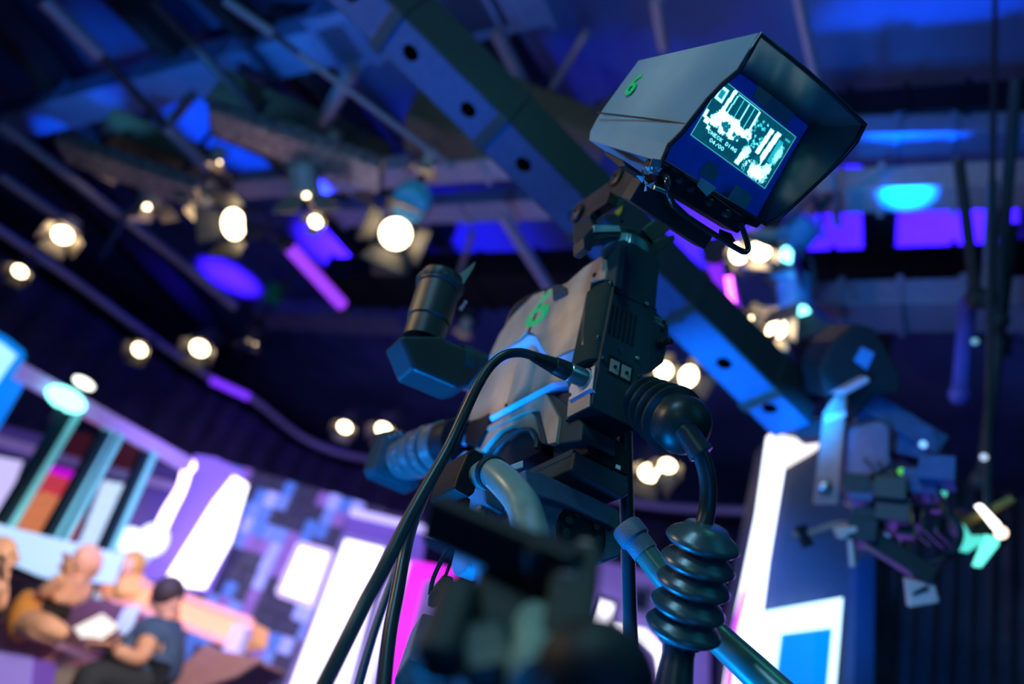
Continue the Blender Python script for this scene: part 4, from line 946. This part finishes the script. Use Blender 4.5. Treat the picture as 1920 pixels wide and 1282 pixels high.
# glowing white shapes on stands
for px, py, sc, lab in ((286, 1012, .13, 'glowing white round lamp on a stem next to the neon line'), (242, 1012, .10, 'small glowing oval lamp left of the round white lamp')):
    c = FW.w(FW.loc(px, py, 1, -1.2)); o = empty('globe_lamp', c, lab, 'lamp')
    MB().ball((0, 0, 0), sc, (1, 1, 1.1), 18).build('globe', glow('globe_white', (.75, .85, 1), 1.4), o, smooth=60)
    MB().lathe((0, 0, -sc*.9), (0, 0, -1), [(0, sc*.45), (.1, sc*.35), (.45, sc*.35), (.47, sc*.6), (.5, sc*.6)], 16).build('stem', glow('stem_white', (.5, .68, 1), .9), o, smooth=40)
# glass booth
BOO = empty('glass_booth', FQ.w((0, 0, 0)), 'lilac rail on teal edged glass posts along the left of the set', 'booth')
b0 = BOO.matrix_world.translation
def qp(px, py, y=0): return FQ.w(FQ.loc(px, py, 1, y))-b0
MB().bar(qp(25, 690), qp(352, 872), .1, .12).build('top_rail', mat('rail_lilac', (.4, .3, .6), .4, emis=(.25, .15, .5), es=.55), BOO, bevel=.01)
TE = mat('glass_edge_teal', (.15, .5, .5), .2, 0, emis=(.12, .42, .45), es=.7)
for a, b, w in (((136, 768), (0, 995), .12), ((206, 808), (92, 1012), .11), ((222, 812), (112, 1015), .06), ((282, 846), (200, 1030), .09)):
    p_ = MB().bar(qp(*a), qp(*b), w, .1, FQ.ax[1]).build('glass_post', TE, BOO)
    MB().bar(qp(a[0]-9, a[1]), qp(b[0]-9, b[1]), w*.5, .12, FQ.ax[1]).build('dark_edge', REAR, p_)
gl = mat('booth_glass', (.5, .7, .7), .05); gb = gl.node_tree.nodes['Principled BSDF']; gb.inputs['Transmission Weight'].default_value = 1; gb.inputs['IOR'].default_value = 1.1
for a, b, c, d_ in (((136, 772), (200, 806), (90, 1005), (5, 985)), ((222, 815), (278, 846), (198, 1028), (112, 1012))):
    MB().prism([qp(*a), qp(*b), qp(*c), qp(*d_)], FQ.ax[1]*.012).build('glass_pane', gl, BOO)
solo(FQ, 'blue_fin', 'tall blue lit fin at the left edge under the rail end', 'set panel', [(30, 700), (55, 705), (0, 800), (-40, 860), (-60, 830)], .05, .15, glow('fin_blue', (.0, .22, .95), .8))
solo(FQ, 'glowing_panel', 'pale cyan glowing panel at the left edge, top of the set', 'light panel', [(-60, 600), (10, 640), (40, 665), (0, 722), (-60, 810)], -.1, .15, glow('panel_cyan', (.35, .75, 1), 1.4), GB)
c = FQ.w(FQ.loc(124, 748, 1, -.15)); o = empty('clip_light', c, 'glowing teal white clip light on the booth rail', 'lamp')
MB().ball((0, 0, 0), .1, (1.6, 1, .8), 16).build('light_head', glow('clip_teal', (.25, 1, .9), 3.5), o, smooth=60)
MB().ball((.05, 0, .17), .05, (1.8, 1, .7), 12).build('light_top', glow('clip_white', (1, 1, .85), 3), o, smooth=60)
MB().box((-.02, -.02, -.2), (.02, .02, 0)).build('clip_arm', DKPIPE, o)
# wall behind the booth
FK = wallframe(130, 900, 9.0, -96)
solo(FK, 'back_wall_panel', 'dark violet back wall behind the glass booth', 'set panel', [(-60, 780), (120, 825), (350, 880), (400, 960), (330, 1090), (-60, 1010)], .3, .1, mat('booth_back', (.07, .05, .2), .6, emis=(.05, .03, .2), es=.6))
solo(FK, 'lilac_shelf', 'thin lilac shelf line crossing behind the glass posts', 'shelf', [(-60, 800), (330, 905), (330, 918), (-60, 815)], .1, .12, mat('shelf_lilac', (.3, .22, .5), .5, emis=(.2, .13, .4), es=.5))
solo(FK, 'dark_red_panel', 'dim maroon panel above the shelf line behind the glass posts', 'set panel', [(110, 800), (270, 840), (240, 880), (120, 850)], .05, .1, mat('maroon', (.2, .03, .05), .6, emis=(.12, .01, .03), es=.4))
solo(FK, 'glowing_panel', 'lilac white panel at the left edge behind the first glass post', 'light panel', [(-60, 840), (52, 862), (20, 950), (-60, 1040)], .0, .1, GLV, SETM)
o = solo(FK, 'red_screen', 'red and orange picture screen with magenta upper edge behind the glass', 'screen', [(80, 872), (175, 900), (130, 1030), (15, 992)], .0, .08, glow('screen_red', (.9, .05, .09), 1.1))
pane(FK, 'magenta_edge', [(82, 868), (180, 895), (176, 908), (78, 881)], -.02, .04, GM, o)
pane(FK, 'orange_blob', [(48, 940), (80, 920), (120, 935), (135, 985), (100, 1020), (40, 998), (25, 975)], -.02, .02, glow('screen_orange', (1, .22, .1), 1.2), o)
solo(FK, 'glowing_panel', 'lilac white panel between second and third glass posts', 'light panel', [(190, 895), (245, 905), (205, 1080), (120, 1060), (150, 1000)], -.05, .1, glow('panel_lilac_bright', (.75, .7, 1), 1.6), SETM)
solo(FQ, 'low_light_wall', 'pale blue glowing low wall below the glass posts', 'light panel', [(-60, 965), (20, 988), (110, 1010), (235, 1040), (215, 1095), (90, 1085), (10, 1050), (-60, 1030)], -.3, .15, glow('low_wall', (.45, .68, 1), .95))

# ------------------------------------------------------------------ stage furniture
PL = tag(MB().box((-3.2, -.9, 0), (3.2, 1.5, .3)).build('stage_platform', mat('stage_floor', (.12, .07, .16), .3), bevel=.01), 'low dark stage platform under the seated people', 'platform')
po = at(200, 1270, 6.3); PL.matrix_world = Matrix.Translation((po.x, po.y, 0)) @ Matrix.Rotation(YAW-math.pi/2, 4, 'Z')
FS = wallframe(230, 1150, 6.6, -110)
OR = mat('orange_counter', (.95, .45, .18), .5, emis=(1, .42, .15), es=.55)  # lit desk, the warm light on it put in as mild emission
solo(FS, 'orange_counter', 'long orange lit counter behind the seated man in the blue polo', 'counter', [(205, 1075), (255, 1090), (345, 1118), (472, 1165), (466, 1200), (430, 1206), (345, 1172), (190, 1112)], .5, .3, OR, mat('counter_trim', (.8, .4, .3), .5, emis=(.9, .3, .2), es=.4))
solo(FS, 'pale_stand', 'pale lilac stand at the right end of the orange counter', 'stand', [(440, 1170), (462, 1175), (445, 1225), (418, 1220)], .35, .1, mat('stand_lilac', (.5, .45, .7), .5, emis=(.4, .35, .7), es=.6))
SOF = mat('sofa_plum', (.16, .07, .1), .8)
o = solo(FS, 'sofa', 'plum brown sofa under the two seated performers', 'sofa', [(5, 1068), (95, 1100), (240, 1135), (235, 1200), (160, 1230), (40, 1200), (-40, 1150), (-40, 1080)], .2, .25, SOF, bevel=.03)
pane(FS, 'seat_cushion', [(100, 1170), (230, 1180), (215, 1240), (110, 1240)], -.1, .3, SOF, o, bevel=.03)
PK = mat('pink_lit_desk', (.55, .25, .33), .5)
o = solo(FS, 'desk', 'pink lit desk with violet front in the bottom left corner', 'desk', [(-60, 1150), (20, 1170), (155, 1238), (150, 1256), (60, 1232), (-60, 1205)], -.6, .5, PK)
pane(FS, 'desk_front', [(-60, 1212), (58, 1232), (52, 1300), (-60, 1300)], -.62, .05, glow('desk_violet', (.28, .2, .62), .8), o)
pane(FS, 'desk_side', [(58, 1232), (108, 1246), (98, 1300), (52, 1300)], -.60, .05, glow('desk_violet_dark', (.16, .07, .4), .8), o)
pane(FS, 'desk_post', [(108, 1246), (152, 1254), (140, 1300), (96, 1300)], -.61, .06, mat('beige_post', (.35, .28, .25), .6), o)
o = solo(FS, 'armchair', 'pinkish brown cushioned armchair edge at the bottom left of the white panels', 'armchair', [(345, 1240), (385, 1205), (400, 1215), (470, 1230), (480, 1240), (440, 1262), (400, 1282), (340, 1300), (270, 1300)], -.3, .5, mat('dusty_pink', (.4, .2, .22), .8), bevel=.02)
pane(FS, 'arm_pad', [(385, 1255), (478, 1228), (486, 1240), (440, 1270), (350, 1300), (280, 1300)], -.35, .1, mat('dusty_pink', (.4, .2, .22), .8), o, bevel=.02)

# ------------------------------------------------------------------ people
SKIN = mat('skin_warm', (.9, .48, .28), .55); SKIN2 = mat('skin_tan', (.75, .38, .24), .55)
def skin(name, J, E_, m, parent, o0):
    """J: key -> (px, py, dist, radius); E_: joined keys. One continuous skin surface."""
    ks = list(J); me = bpy.data.meshes.new(name)
    me.from_pydata([at(*J[k][:3])-o0 for k in ks], [(ks.index(a), ks.index(b)) for a, b in E_], [])
    o = bpy.data.objects.new(name, me); COL.objects.link(o); o.parent = parent
    md = o.modifiers.new('skin', 'SKIN'); sv = me.skin_vertices[0].data
    for i, k in enumerate(ks): sv[i].radius = (J[k][3],)*2; sv[i].use_root = (i == 0)
    s = o.modifiers.new('sub', 'SUBSURF'); s.levels = 2; s.render_levels = 2
    me.materials.append(m); md.use_smooth_shade = True
    return o
def face(par, o0, px, py, d, r, look, hair, hm=None):
    """head details: eyes, nose, mouth, ears as children; look = world direction"""
    c = at(px, py, d)-o0; f = look.normalized(); up = V3((0, 0, 1)); s = f.cross(up).normalized(); up = s.cross(f)
    hd = MB().ball(c, r, (1, 1, 1), 20); 
    for v in hd.bm.verts:
        q = v.co-c; v.co = c + f*q.dot(f)*1.02 + s*q.dot(s)*.8 + up*q.dot(up)*1.22
        if up.dot(q) < 0: v.co -= s*q.dot(s)*.18*(-up.dot(q)/r)
    head = hd.build('head', par['skinm'] if False else (SKIN if 'tone' not in par else SKIN2), par, smooth=60)
    for k in (-1, 1):
        MB().ball(c+f*r*.93+s*r*.3*k+up*r*.08, r*.12).build('eye', BLACK, head, smooth=60)
        MB().ball(c+s*r*.8*k-f*r*.02, r*.24, (.5, .7, 1)).build('ear', SKIN, head, smooth=60)
    MB().tube([c+f*r*.98+up*r*.1, c+f*r*1.22-up*r*.2, c+f*r*.95-up*r*.28], [r*.08, r*.15, r*.06], 8).build('nose', SKIN, head, smooth=60)
    MB().ball(c+f*r*.9-up*r*.52, r*.2, (1, 1, .4)).build('mouth', mat('lips', (.45, .15, .12), .5), head, smooth=60)
    if hair:
        hb = MB().ball(c-f*r*.14+up*r*.22, r*1.05, (1, 1, 1.05), 18); hb.build('hair', hm, head, smooth=60)
    return head
def hand(par, o0, px, py, d, dirv, m, s=1.0):
    """palm with four fingers and a thumb"""
    c = at(px, py, d)-o0; f = dirv.normalized(); sd_ = f.cross(V3((.2, .1, 1))).normalized(); n = sd_.cross(f)
    pm = MB().prism([c+sd_*.04*s, c-sd_*.04*s, c-sd_*.036*s+f*.09*s, c+sd_*.036*s+f*.09*s], n*.026*s).build('hand', m, par, bevel=.01)
    for k in range(4):
        a = c+f*.085*s+sd_*(-.028+.019*k)*s+n*.013*s; l = (.055, .07, .065, .05)[k]*s
        MB().tube([a, a+f*l*.5+n*.006, a+f*l*.9-n*.012*s], [.009*s, .0085*s, .007*s], 8).build('finger', m, pm, smooth=60)
    a = c+f*.02*s+sd_*.036*s+n*.013*s
    MB().tube([a, a+sd_*.03*s+f*.02*s, a+sd_*.035*s+f*.05*s], [.011*s, .01*s, .008*s], 8).build('thumb', m, pm, smooth=60)
LEFT = -CR; 
# man in the blue polo
D = 5.9; o0 = at(270, 1270, D); P = empty('person', o0, 'man with short dark hair in a navy polo shirt, seated and facing left', 'person'); P['tone'] = 1
J = {'pel': (262, 1285, D, .17), 'wai': (275, 1245, D, .16), 'che': (300, 1195, D, .15), 'nek': (316, 1160, D, .065), 'hea': (316, 1128, D, .075),
     'sh1': (285, 1185, D-.15, .07), 'el1': (262, 1240, D-.25, .052), 'wr1': (212, 1215, D-.3, .038), 'sh2': (318, 1190, D+.15, .07), 'el2': (262, 1222, D+.2, .05), 'wr2': (215, 1198, D+.1, .036),
     'hp1': (245, 1290, D-.12, .11), 'kn1': (165, 1262, D-.3, .085), 'an1': (150, 1350, D-.3, .055), 'hp2': (255, 1292, D+.1, .11), 'kn2': (175, 1258, D+.05, .08), 'an2': (160, 1345, D+.05, .055)}
J = {k: (v[0], v[1], v[2], v[3]*1.15) for k, v in J.items()}
skin('body', J, [('pel', 'wai'), ('wai', 'che'), ('che', 'nek'), ('nek', 'hea'), ('che', 'sh1'), ('sh1', 'el1'), ('el1', 'wr1'), ('che', 'sh2'), ('sh2', 'el2'), ('el2', 'wr2'), ('pel', 'hp1'), ('hp1', 'kn1'), ('kn1', 'an1'), ('pel', 'hp2'), ('hp2', 'kn2'), ('kn2', 'an2')], SKIN2, P, o0)
JS = {k: (v[0], v[1], v[2], v[3]+.016) for k, v in J.items()}; JS['e1'] = (268, 1222, D-.22, .066); JS['e2'] = (285, 1208, D+.18, .066); JS['wai'] = (278, 1245, D, .24); JS['che'] = (302, 1198, D, .215)
skin('polo_shirt', {k: JS[k] for k in ('pel', 'wai', 'che', 'nek', 'sh1', 'e1', 'sh2', 'e2')}, [('pel', 'wai'), ('wai', 'che'), ('che', 'sh1'), ('sh1', 'e1'), ('che', 'sh2'), ('sh2', 'e2'), ('che', 'nek')], mat('navy_cloth', (.05, .10, .22), .8), P, o0)
skin('trousers', {k: JS[k] for k in ('pel', 'hp1', 'kn1', 'an1', 'hp2', 'kn2', 'an2')}, [('pel', 'hp1'), ('hp1', 'kn1'), ('kn1', 'an1'), ('pel', 'hp2'), ('hp2', 'kn2'), ('kn2', 'an2')], mat('charcoal_cloth', (.025, .03, .04), .85), P, o0)
face(P, o0, 312, 1118, D, .10, LEFT+CU*-.35, True, mat('hair_dark', (.03, .02, .02), .7))
hand(P, o0, 208, 1213, D-.3, LEFT, SKIN2); hand(P, o0, 212, 1196, D+.1, LEFT, SKIN2)
# papers in his hands
pc = at(185, 1188, D-.1); o = empty('script_papers', pc, 'bright white script pages held in front of the man in navy', 'papers')
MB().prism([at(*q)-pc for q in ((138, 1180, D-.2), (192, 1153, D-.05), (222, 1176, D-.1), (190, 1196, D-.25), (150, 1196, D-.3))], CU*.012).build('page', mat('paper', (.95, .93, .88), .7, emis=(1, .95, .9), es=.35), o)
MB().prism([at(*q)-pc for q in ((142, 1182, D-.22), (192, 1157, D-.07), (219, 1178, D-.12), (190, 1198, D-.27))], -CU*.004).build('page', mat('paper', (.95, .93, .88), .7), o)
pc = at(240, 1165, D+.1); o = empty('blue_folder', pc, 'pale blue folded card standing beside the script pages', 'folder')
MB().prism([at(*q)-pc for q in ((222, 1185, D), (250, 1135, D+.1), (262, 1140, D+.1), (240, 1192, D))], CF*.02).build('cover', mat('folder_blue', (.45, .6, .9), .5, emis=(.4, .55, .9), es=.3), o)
MB().prism([at(*q)-pc for q in ((216, 1172, D+.1), (232, 1140, D+.2), (248, 1138, D+.2), (232, 1180, D+.1))], CF*.02).build('inner_leaf', mat('folder_blue', (.45, .6, .9), .5), o)
# performer with bare arms, black top and orange skirt
D = 6.2; o0 = at(60, 1160, D); P = empty('person', o0, 'bald person with bare arms, black top and orange skirt leaning on the sofa', 'person')
J = {'pel': (55, 1158, D, .14), 'wai': (95, 1140, D, .12), 'che': (128, 1112, D, .13), 'nek': (148, 1090, D, .055), 'hea': (158, 1065, D, .07),
     'sh1': (118, 1092, D-.12, .055), 'el1': (78, 1112, D-.2, .045), 'wr1': (122, 1078, D-.3, .035), 'sh2': (165, 1108, D+.1, .055), 'el2': (140, 1125, D-.1, .045), 'wr2': (100, 1118, D-.2, .035),
     'hp1': (48, 1168, D-.1, .1), 'kn1': (90, 1172, D-.35, .07), 'an1': (128, 1192, D-.35, .045), 'hp2': (45, 1160, D+.1, .1), 'kn2': (70, 1180, D-.3, .07), 'an2': (118, 1200, D-.3, .045)}
skin('body', J, [('pel', 'wai'), ('wai', 'che'), ('che', 'nek'), ('nek', 'hea'), ('che', 'sh1'), ('sh1', 'el1'), ('el1', 'wr1'), ('che', 'sh2'), ('sh2', 'el2'), ('el2', 'wr2'), ('pel', 'hp1'), ('hp1', 'kn1'), ('kn1', 'an1'), ('pel', 'hp2'), ('hp2', 'kn2'), ('kn2', 'an2')], SKIN, P, o0)
skin('black_top', {'wai': (82, 1148, D, .13), 'm': (98, 1138, D-.03, .135), 'che': (122, 1120, D, .135)}, [('wai', 'm'), ('m', 'che')], mat('black_cloth', (.02, .018, .015), .9), P, o0)
skin('orange_skirt', {'a': (70, 1152, D, .14), 'b': (45, 1155, D-.05, .19), 'c': (25, 1152, D, .15)}, [('a', 'b'), ('b', 'c')], mat('orange_cloth', (.7, .28, .05), .8), P, o0)
face(P, o0, 162, 1056, D, .105, LEFT*.5-CF, False)
hand(P, o0, 122, 1080, D-.3, CU, SKIN); hand(P, o0, 104, 1118, D-.2, LEFT, SKIN)
# person cut by the left edge, and one behind the counter
D = 5.6; o0 = at(-10, 1120, D); P = empty('person', o0, 'person cut off by the left edge, only face and hair side in view', 'person')
J = {'pel': (-45, 1160, D, .14), 'che': (-30, 1110, D, .13), 'nek': (-12, 1075, D, .055), 'hea': (-5, 1050, D, .07), 'sh1': (-5, 1100, D-.1, .055), 'el1': (-20, 1140, D-.2, .045), 'wr1': (5, 1090, D-.3, .035), 'sh2': (-50, 1100, D+.1, .055), 'el2': (-60, 1140, D, .045)}
skin('body', J, [('pel', 'che'), ('che', 'nek'), ('nek', 'hea'), ('che', 'sh1'), ('sh1', 'el1'), ('el1', 'wr1'), ('che', 'sh2'), ('sh2', 'el2')], SKIN, P, o0)
face(P, o0, -4, 1045, D, .10, CR, False); hand(P, o0, 2, 1088, D-.3, CU, SKIN)
skin('dark_top', {'a': (-48, 1170, D, .16), 'b': (-32, 1115, D, .15)}, [('a', 'b')], mat('black_cloth', (.02, .018, .015), .9), P, o0)
D = 7.3; o0 = at(250, 1100, D); P = empty('person', o0, 'small yellow clad person sitting behind the orange counter', 'person')
YL = mat('yellow_cloth', (.9, .5, .12), .7)
J = {'pel': (240, 1130, D, .14), 'che': (247, 1092, D, .13), 'nek': (246, 1078, D, .05), 'hea': (246, 1066, D, .06), 'sh1': (228, 1085, D, .05), 'el1': (218, 1108, D, .045), 'sh2': (268, 1092, D, .05), 'el2': (268, 1115, D, .045)}
skin('body', J, [('pel', 'che'), ('che', 'nek'), ('nek', 'hea'), ('che', 'sh1'), ('sh1', 'el1'), ('che', 'sh2'), ('sh2', 'el2')], SKIN, P, o0)
skin('yellow_shirt', {k: (v[0], v[1], v[2], v[3]+.02) for k, v in J.items() if k in ('pel', 'che', 'sh1', 'sh2')}, [('pel', 'che'), ('che', 'sh1'), ('che', 'sh2')], YL, P, o0)
face(P, o0, 246, 1062, D, .095, -CF, True, mat('hair_fair', (.7, .4, .08), .7))

# ================================================================== BRIGHT COLUMN at right
CW = mat('column_wall_slate', (.06, .06, .11), .6)
COLM = empty('light_column', FR_.w(FR_.loc(1500, 1000, 1, 0)), 'tall slate wall column with blinding white edge strip and corner', 'set column')
def cpn(name, pts, y, th, m): return pane(FR_, name, pts, y, th, m, COLM)
cpn('column_wall', [(1450, 815), (1540, 790), (1640, 800), (1640, 1320), (1380, 1320), (1385, 1180)], .05, .3, CW)
GX = glow('strip_white', (.85, .9, 1), 2.6)
cpn('white_edge_strip', [(1446, 811), (1470, 880), (1442, 1050), (1408, 1320), (1360, 1320), (1380, 1180), (1425, 960)], -.02, .07, GX)
cpn('white_corner', [(1446, 811), (1500, 822), (1532, 785), (1542, 790), (1536, 838), (1467, 878)], -.03, .08, glow('corner_warm_white', (1, .9, .85), 1.4))
cpn('violet_edge', [(1412, 1050), (1416, 1052), (1385, 1180), (1372, 1300), (1362, 1300), (1378, 1170)], -.03, .04, glow('edge_violet', (.7, .1, 1), 1.3))
cpn('blue_side_pillar', [(1606, 1050), (1640, 1040), (1638, 1320), (1600, 1320)], -.05, .1, mat('pillar_blue', (.01, .05, .16), .6))
SCR = empty('wall_screen', FR_.w(FR_.loc(1510, 1200, 1, -.1)), 'blue screen with thick glowing white border low on the slate column', 'screen')
pane(FR_, 'white_border', [(1434, 1146), (1580, 1120), (1574, 1200), (1564, 1320), (1412, 1320)], -.08, .05, glow('border_white', (.6, .9, 1), 2), SCR)
pane(FR_, 'blue_picture', [(1467, 1188), (1561, 1176), (1548, 1320), (1450, 1320)], -.10, .03, glow('picture_blue', (.0, .27, .85), .9), SCR)
cd_ = []
DR = MB(); prev = None
for k in range(61):
    a = FR_.loc(1630+k*9, 900, 1, .6); x = a.x; 
    p = FR_.w((x, .6+.05*math.sin(k*1.7), .0)); cur = (DR.bm.verts.new(p), DR.bm.verts.new(p+V3((0, 0, 3.4))))
    if prev: DR.bm.faces.new((prev[0], cur[0], cur[1], prev[1]))
    prev = cur
o = DR.build('black_curtain', mat('curtain_cloth', (.06, .045, .085), .9), smooth=60); o.modifiers.new('t', 'SOLIDIFY').thickness = .02
tag(o, 'dark curtain hanging at the lower right behind the camera rig', 'curtain')

# ================================================================== CAMERA RIG on the crane end, right
RD = 3.45; RO = at(1640, 850, RD); RIG = empty('crane_camera_rig', RO, 'dark cluttered remote camera head hanging at the right in front of the curtain', 'camera rig')
def rg(name, pts, d, th, m, bevel=.006, par=None):
    return MB().prism([at(x, y, d)-RO for x, y in pts], CF*th).build(name, m, par or RIG, bevel=bevel)
BRN = mat('rig_plate_taupe', (.2, .14, .12), .5, .1)
MB().bar(at(1500, 812, 3.72)-RO, at(1600, 800, RD+.15)-RO, .08, .08).build('crane_joint', BLACK, RIG, bevel=.01)
sp_ = rg('side_plate', [(1527, 946), (1547, 776), (1570, 740), (1589, 738), (1586, 790), (1572, 946)], RD-.05, .03, BRN)
MB().lathe(at(1545, 912, RD-.06)-RO, -CF, [(0, .03), (.01, .03), (.02, .024), (.03, .01)], 16).build('bolt', METAL, sp_)
MB().prism([at(x, y, RD-.056)-RO for x, y in ((1549, 780), (1586, 770), (1586, 782), (1547, 792))], CF*.01).build('label_strip', VIOL, sp_)
rg('top_edge_plate', [(1568, 738), (1628, 705), (1632, 716), (1585, 742)], RD-.06, .1, VIOL)
cb = rg('camera_body', [(1535, 690), (1560, 640), (1605, 605), (1640, 615), (1668, 660), (1692, 705), (1688, 740), (1640, 740), (1600, 790), (1590, 735), (1550, 745)], RD, .25, BLACK, .01)
MB().prism([at(x, y, RD-.01)-RO for x, y in ((1602, 676), (1617, 650), (1640, 662), (1626, 693))], CF*.02).build('blue_lens_hood', mat('hood_blue', (.05, .2, .5), .3), cb)
rg('monitor_housing', [(1595, 806), (1652, 790), (1668, 800), (1668, 872), (1590, 918)], RD-.02, .22, mat('housing_slate', (.09, .1, .18), .5))
MB().bar(at(1606, 750, RD+.1)-RO, at(1762, 845, RD+.1)-RO, .1, .1).build('tilt_arm', CRANE_B, RIG, bevel=.01)
rg('gear_case', [(1690, 790), (1750, 800), (1768, 850), (1735, 862), (1682, 850)], RD+.05, .15, CRANE_B)
rg('battery_pack', [(1610, 920), (1670, 880), (1745, 880), (1760, 940), (1700, 960), (1620, 965)], RD, .2, mat('pack_dark', (.06, .06, .07), .4))
MB().bar(at(1612, 998, RD-.1)-RO, at(1752, 1085, RD-.1)-RO, .06, .07).build('lower_arm', DARK, RIG, bevel=.008)
eb = rg('end_bracket', [(1700, 1085), (1754, 1096), (1763, 1130), (1706, 1140)], RD-.12, .03, mat('bracket_tan', (.42, .34, .3), .5))
MB().prism([at(x, y, RD-.125)-RO for x, y in ((1714, 1110), (1738, 1098), (1742, 1106), (1712, 1117))], CF*.01).build('bracket_slot', BLACK, eb)
rg('clamp_box', [(1570, 994), (1606, 986), (1614, 1002), (1576, 1012)], RD-.15, .05, mat('bracket_tan', (.42, .34, .3), .5))
MB().bar(at(1596, 1008, RD-.13)-RO, at(1600, 1062, RD-.13)-RO, .02, .025).build('hanging_post', mat('bracket_tan', (.42, .34, .3), .5), RIG)
MB().tube([at(1485, 1005, RD)-RO, at(1520, 1000, RD)-RO, at(1570, 984, RD)-RO, at(1600, 985, RD)-RO], .018, 8, smooth=3).build('side_arm', BRN, RIG)
MB().tube([at(1500, 985, RD)-RO, at(1515, 1025, RD)-RO], .025, 8).build('side_knob', BLACK, RIG)
MB().tube([at(x, y, RD+.05)-RO for x, y in ((1690, 1000), (1705, 1040), (1750, 1055), (1790, 1030), (1800, 990), (1770, 955))], .014, 8, smooth=4).build('steering_hoop', CRANE_D, RIG, smooth=60)
for (x, y), c_, s__ in (((1691, 884), (.15, .9, .1), .5), ((1731, 833), (.2, .5, 1), 1.3), ((1768, 924), (.1, .8, .6), .8), ((1675, 946), (.7, .5, .4), .7), ((1628, 975), (0, .5, .9), .5), ((1660, 1006), (.1, .3, .8), .6), ((1845, 857), (.6, .7, .8), .7), ((1828, 640), (.2, .5, .6), .4)):
    MB().ball(at(x, y, RD-.06)-RO, .015).build('indicator_light', glow('ind_%d' % int(x), c_, s__), RIG, smooth=60)
random.seed(5)
for k in range(26):
    x, y = random.uniform(1600, 1760), random.uniform(860, 1000)
    a = at(x, y, RD+random.uniform(-.1, .2))-RO; s__ = random.uniform(.02, .06)
    MB().box(a-V3((s__,)*3), a+V3((s__*.8, s__, s__*.6))).build('module_box', random.choice([DARK, REAR, BRN, CRANE_D, CRANE_B]), RIG, bevel=.004)
for k in range(6):
    x = 1620+k*25
    MB().tube([at(x, 860+k*8, RD-.05)-RO, at(x+30, 900+k*10, RD-.1)-RO, at(x+10, 960+k*6, RD-.05)-RO, at(x+50, 1010+k*4, RD)-RO], .006, 6, smooth=4).build('wire', CABLE, RIG)
gpts = [((1798, 300), (1830, 560)), ((1905, 150), (1870, 600)), ((1862, 340), (1850, 560)), ((1815, 560), (1800, 740)), ((1900, 420), (1840, 900))]
for k, (a, b) in enumerate(gpts):
    A, B_ = at(*a, 5.2), at(*b, 5.0)
    o = empty('hanging_rod', A, ['dark rod dropping from the violet beam at right', 'long dark cable bundle at the right edge', 'thin pipe beside the violet beam end', 'blue lit rod above the camera rig', 'slanted dark cable above the teal lamp'][k], 'rod')
    MB().tube([V3(), B_-A], .03 if k != 3 else .045, 8).build('rod', [DKPIPE, DKPIPE, PIPE, mat('rod_blue', (.08, .08, .5), .4), DKPIPE][k], o)
    MB().ball(B_-A, .06).build('rod_joint', [DKPIPE, DKPIPE, DKPIPE, mat('rod_blue', (.08, .08, .5), .4), DKPIPE][k], o, smooth=60)
# lamp with teal barn doors at right
LO = at(1850, 985, 3.9); o = empty('barn_door_lamp', LO, 'open barn door lamp with white and teal glowing flaps at the right', 'studio lamp')
def lp(name, pts, m, th=.02, d=3.9): return MB().prism([at(x, y, d)-LO for x, y in pts], CF*th).build(name, m, o)
lp('white_flap', [(1833, 950), (1842, 947), (1876, 982), (1874, 993), (1866, 992)], glow('flap_white', (1, .98, .85), 4))
lp('teal_flap', [(1802, 988), (1808, 984), (1822, 1006), (1848, 1006), (1846, 1014), (1814, 1036), (1797, 1032)], glow('flap_teal', (.1, .75, .6), 1.1))
lp('teal_flap', [(1852, 1004), (1874, 1010), (1872, 1022), (1840, 1063), (1828, 1062)], glow('flap_teal_bright', (.15, .95, .75), 1.5))
MB().ball(at(1877, 998, 3.9)-LO, .025).build('bulb', glow('bulb_warm', (1, .75, .55), 3), o, smooth=60)
MB().lathe(at(1862, 1000, 4.0)-LO, CF, [(0, .06), (.02, .08), (.2, .08), (.22, .05)], 16).build('lamp_body', BLACK, o, smooth=40)
MB().bar(at(1800, 985, 3.95)-LO, at(1900, 935, 3.95)-LO, .02, .03).build('lamp_bracket', mat('brass_dark', (.3, .18, .04), .4, .5), o)

MB().tube([(0, 0, .05), (0, 0, CZ-LO.z)], .015, 8).build('hanger_pipe', DKPIPE, o)
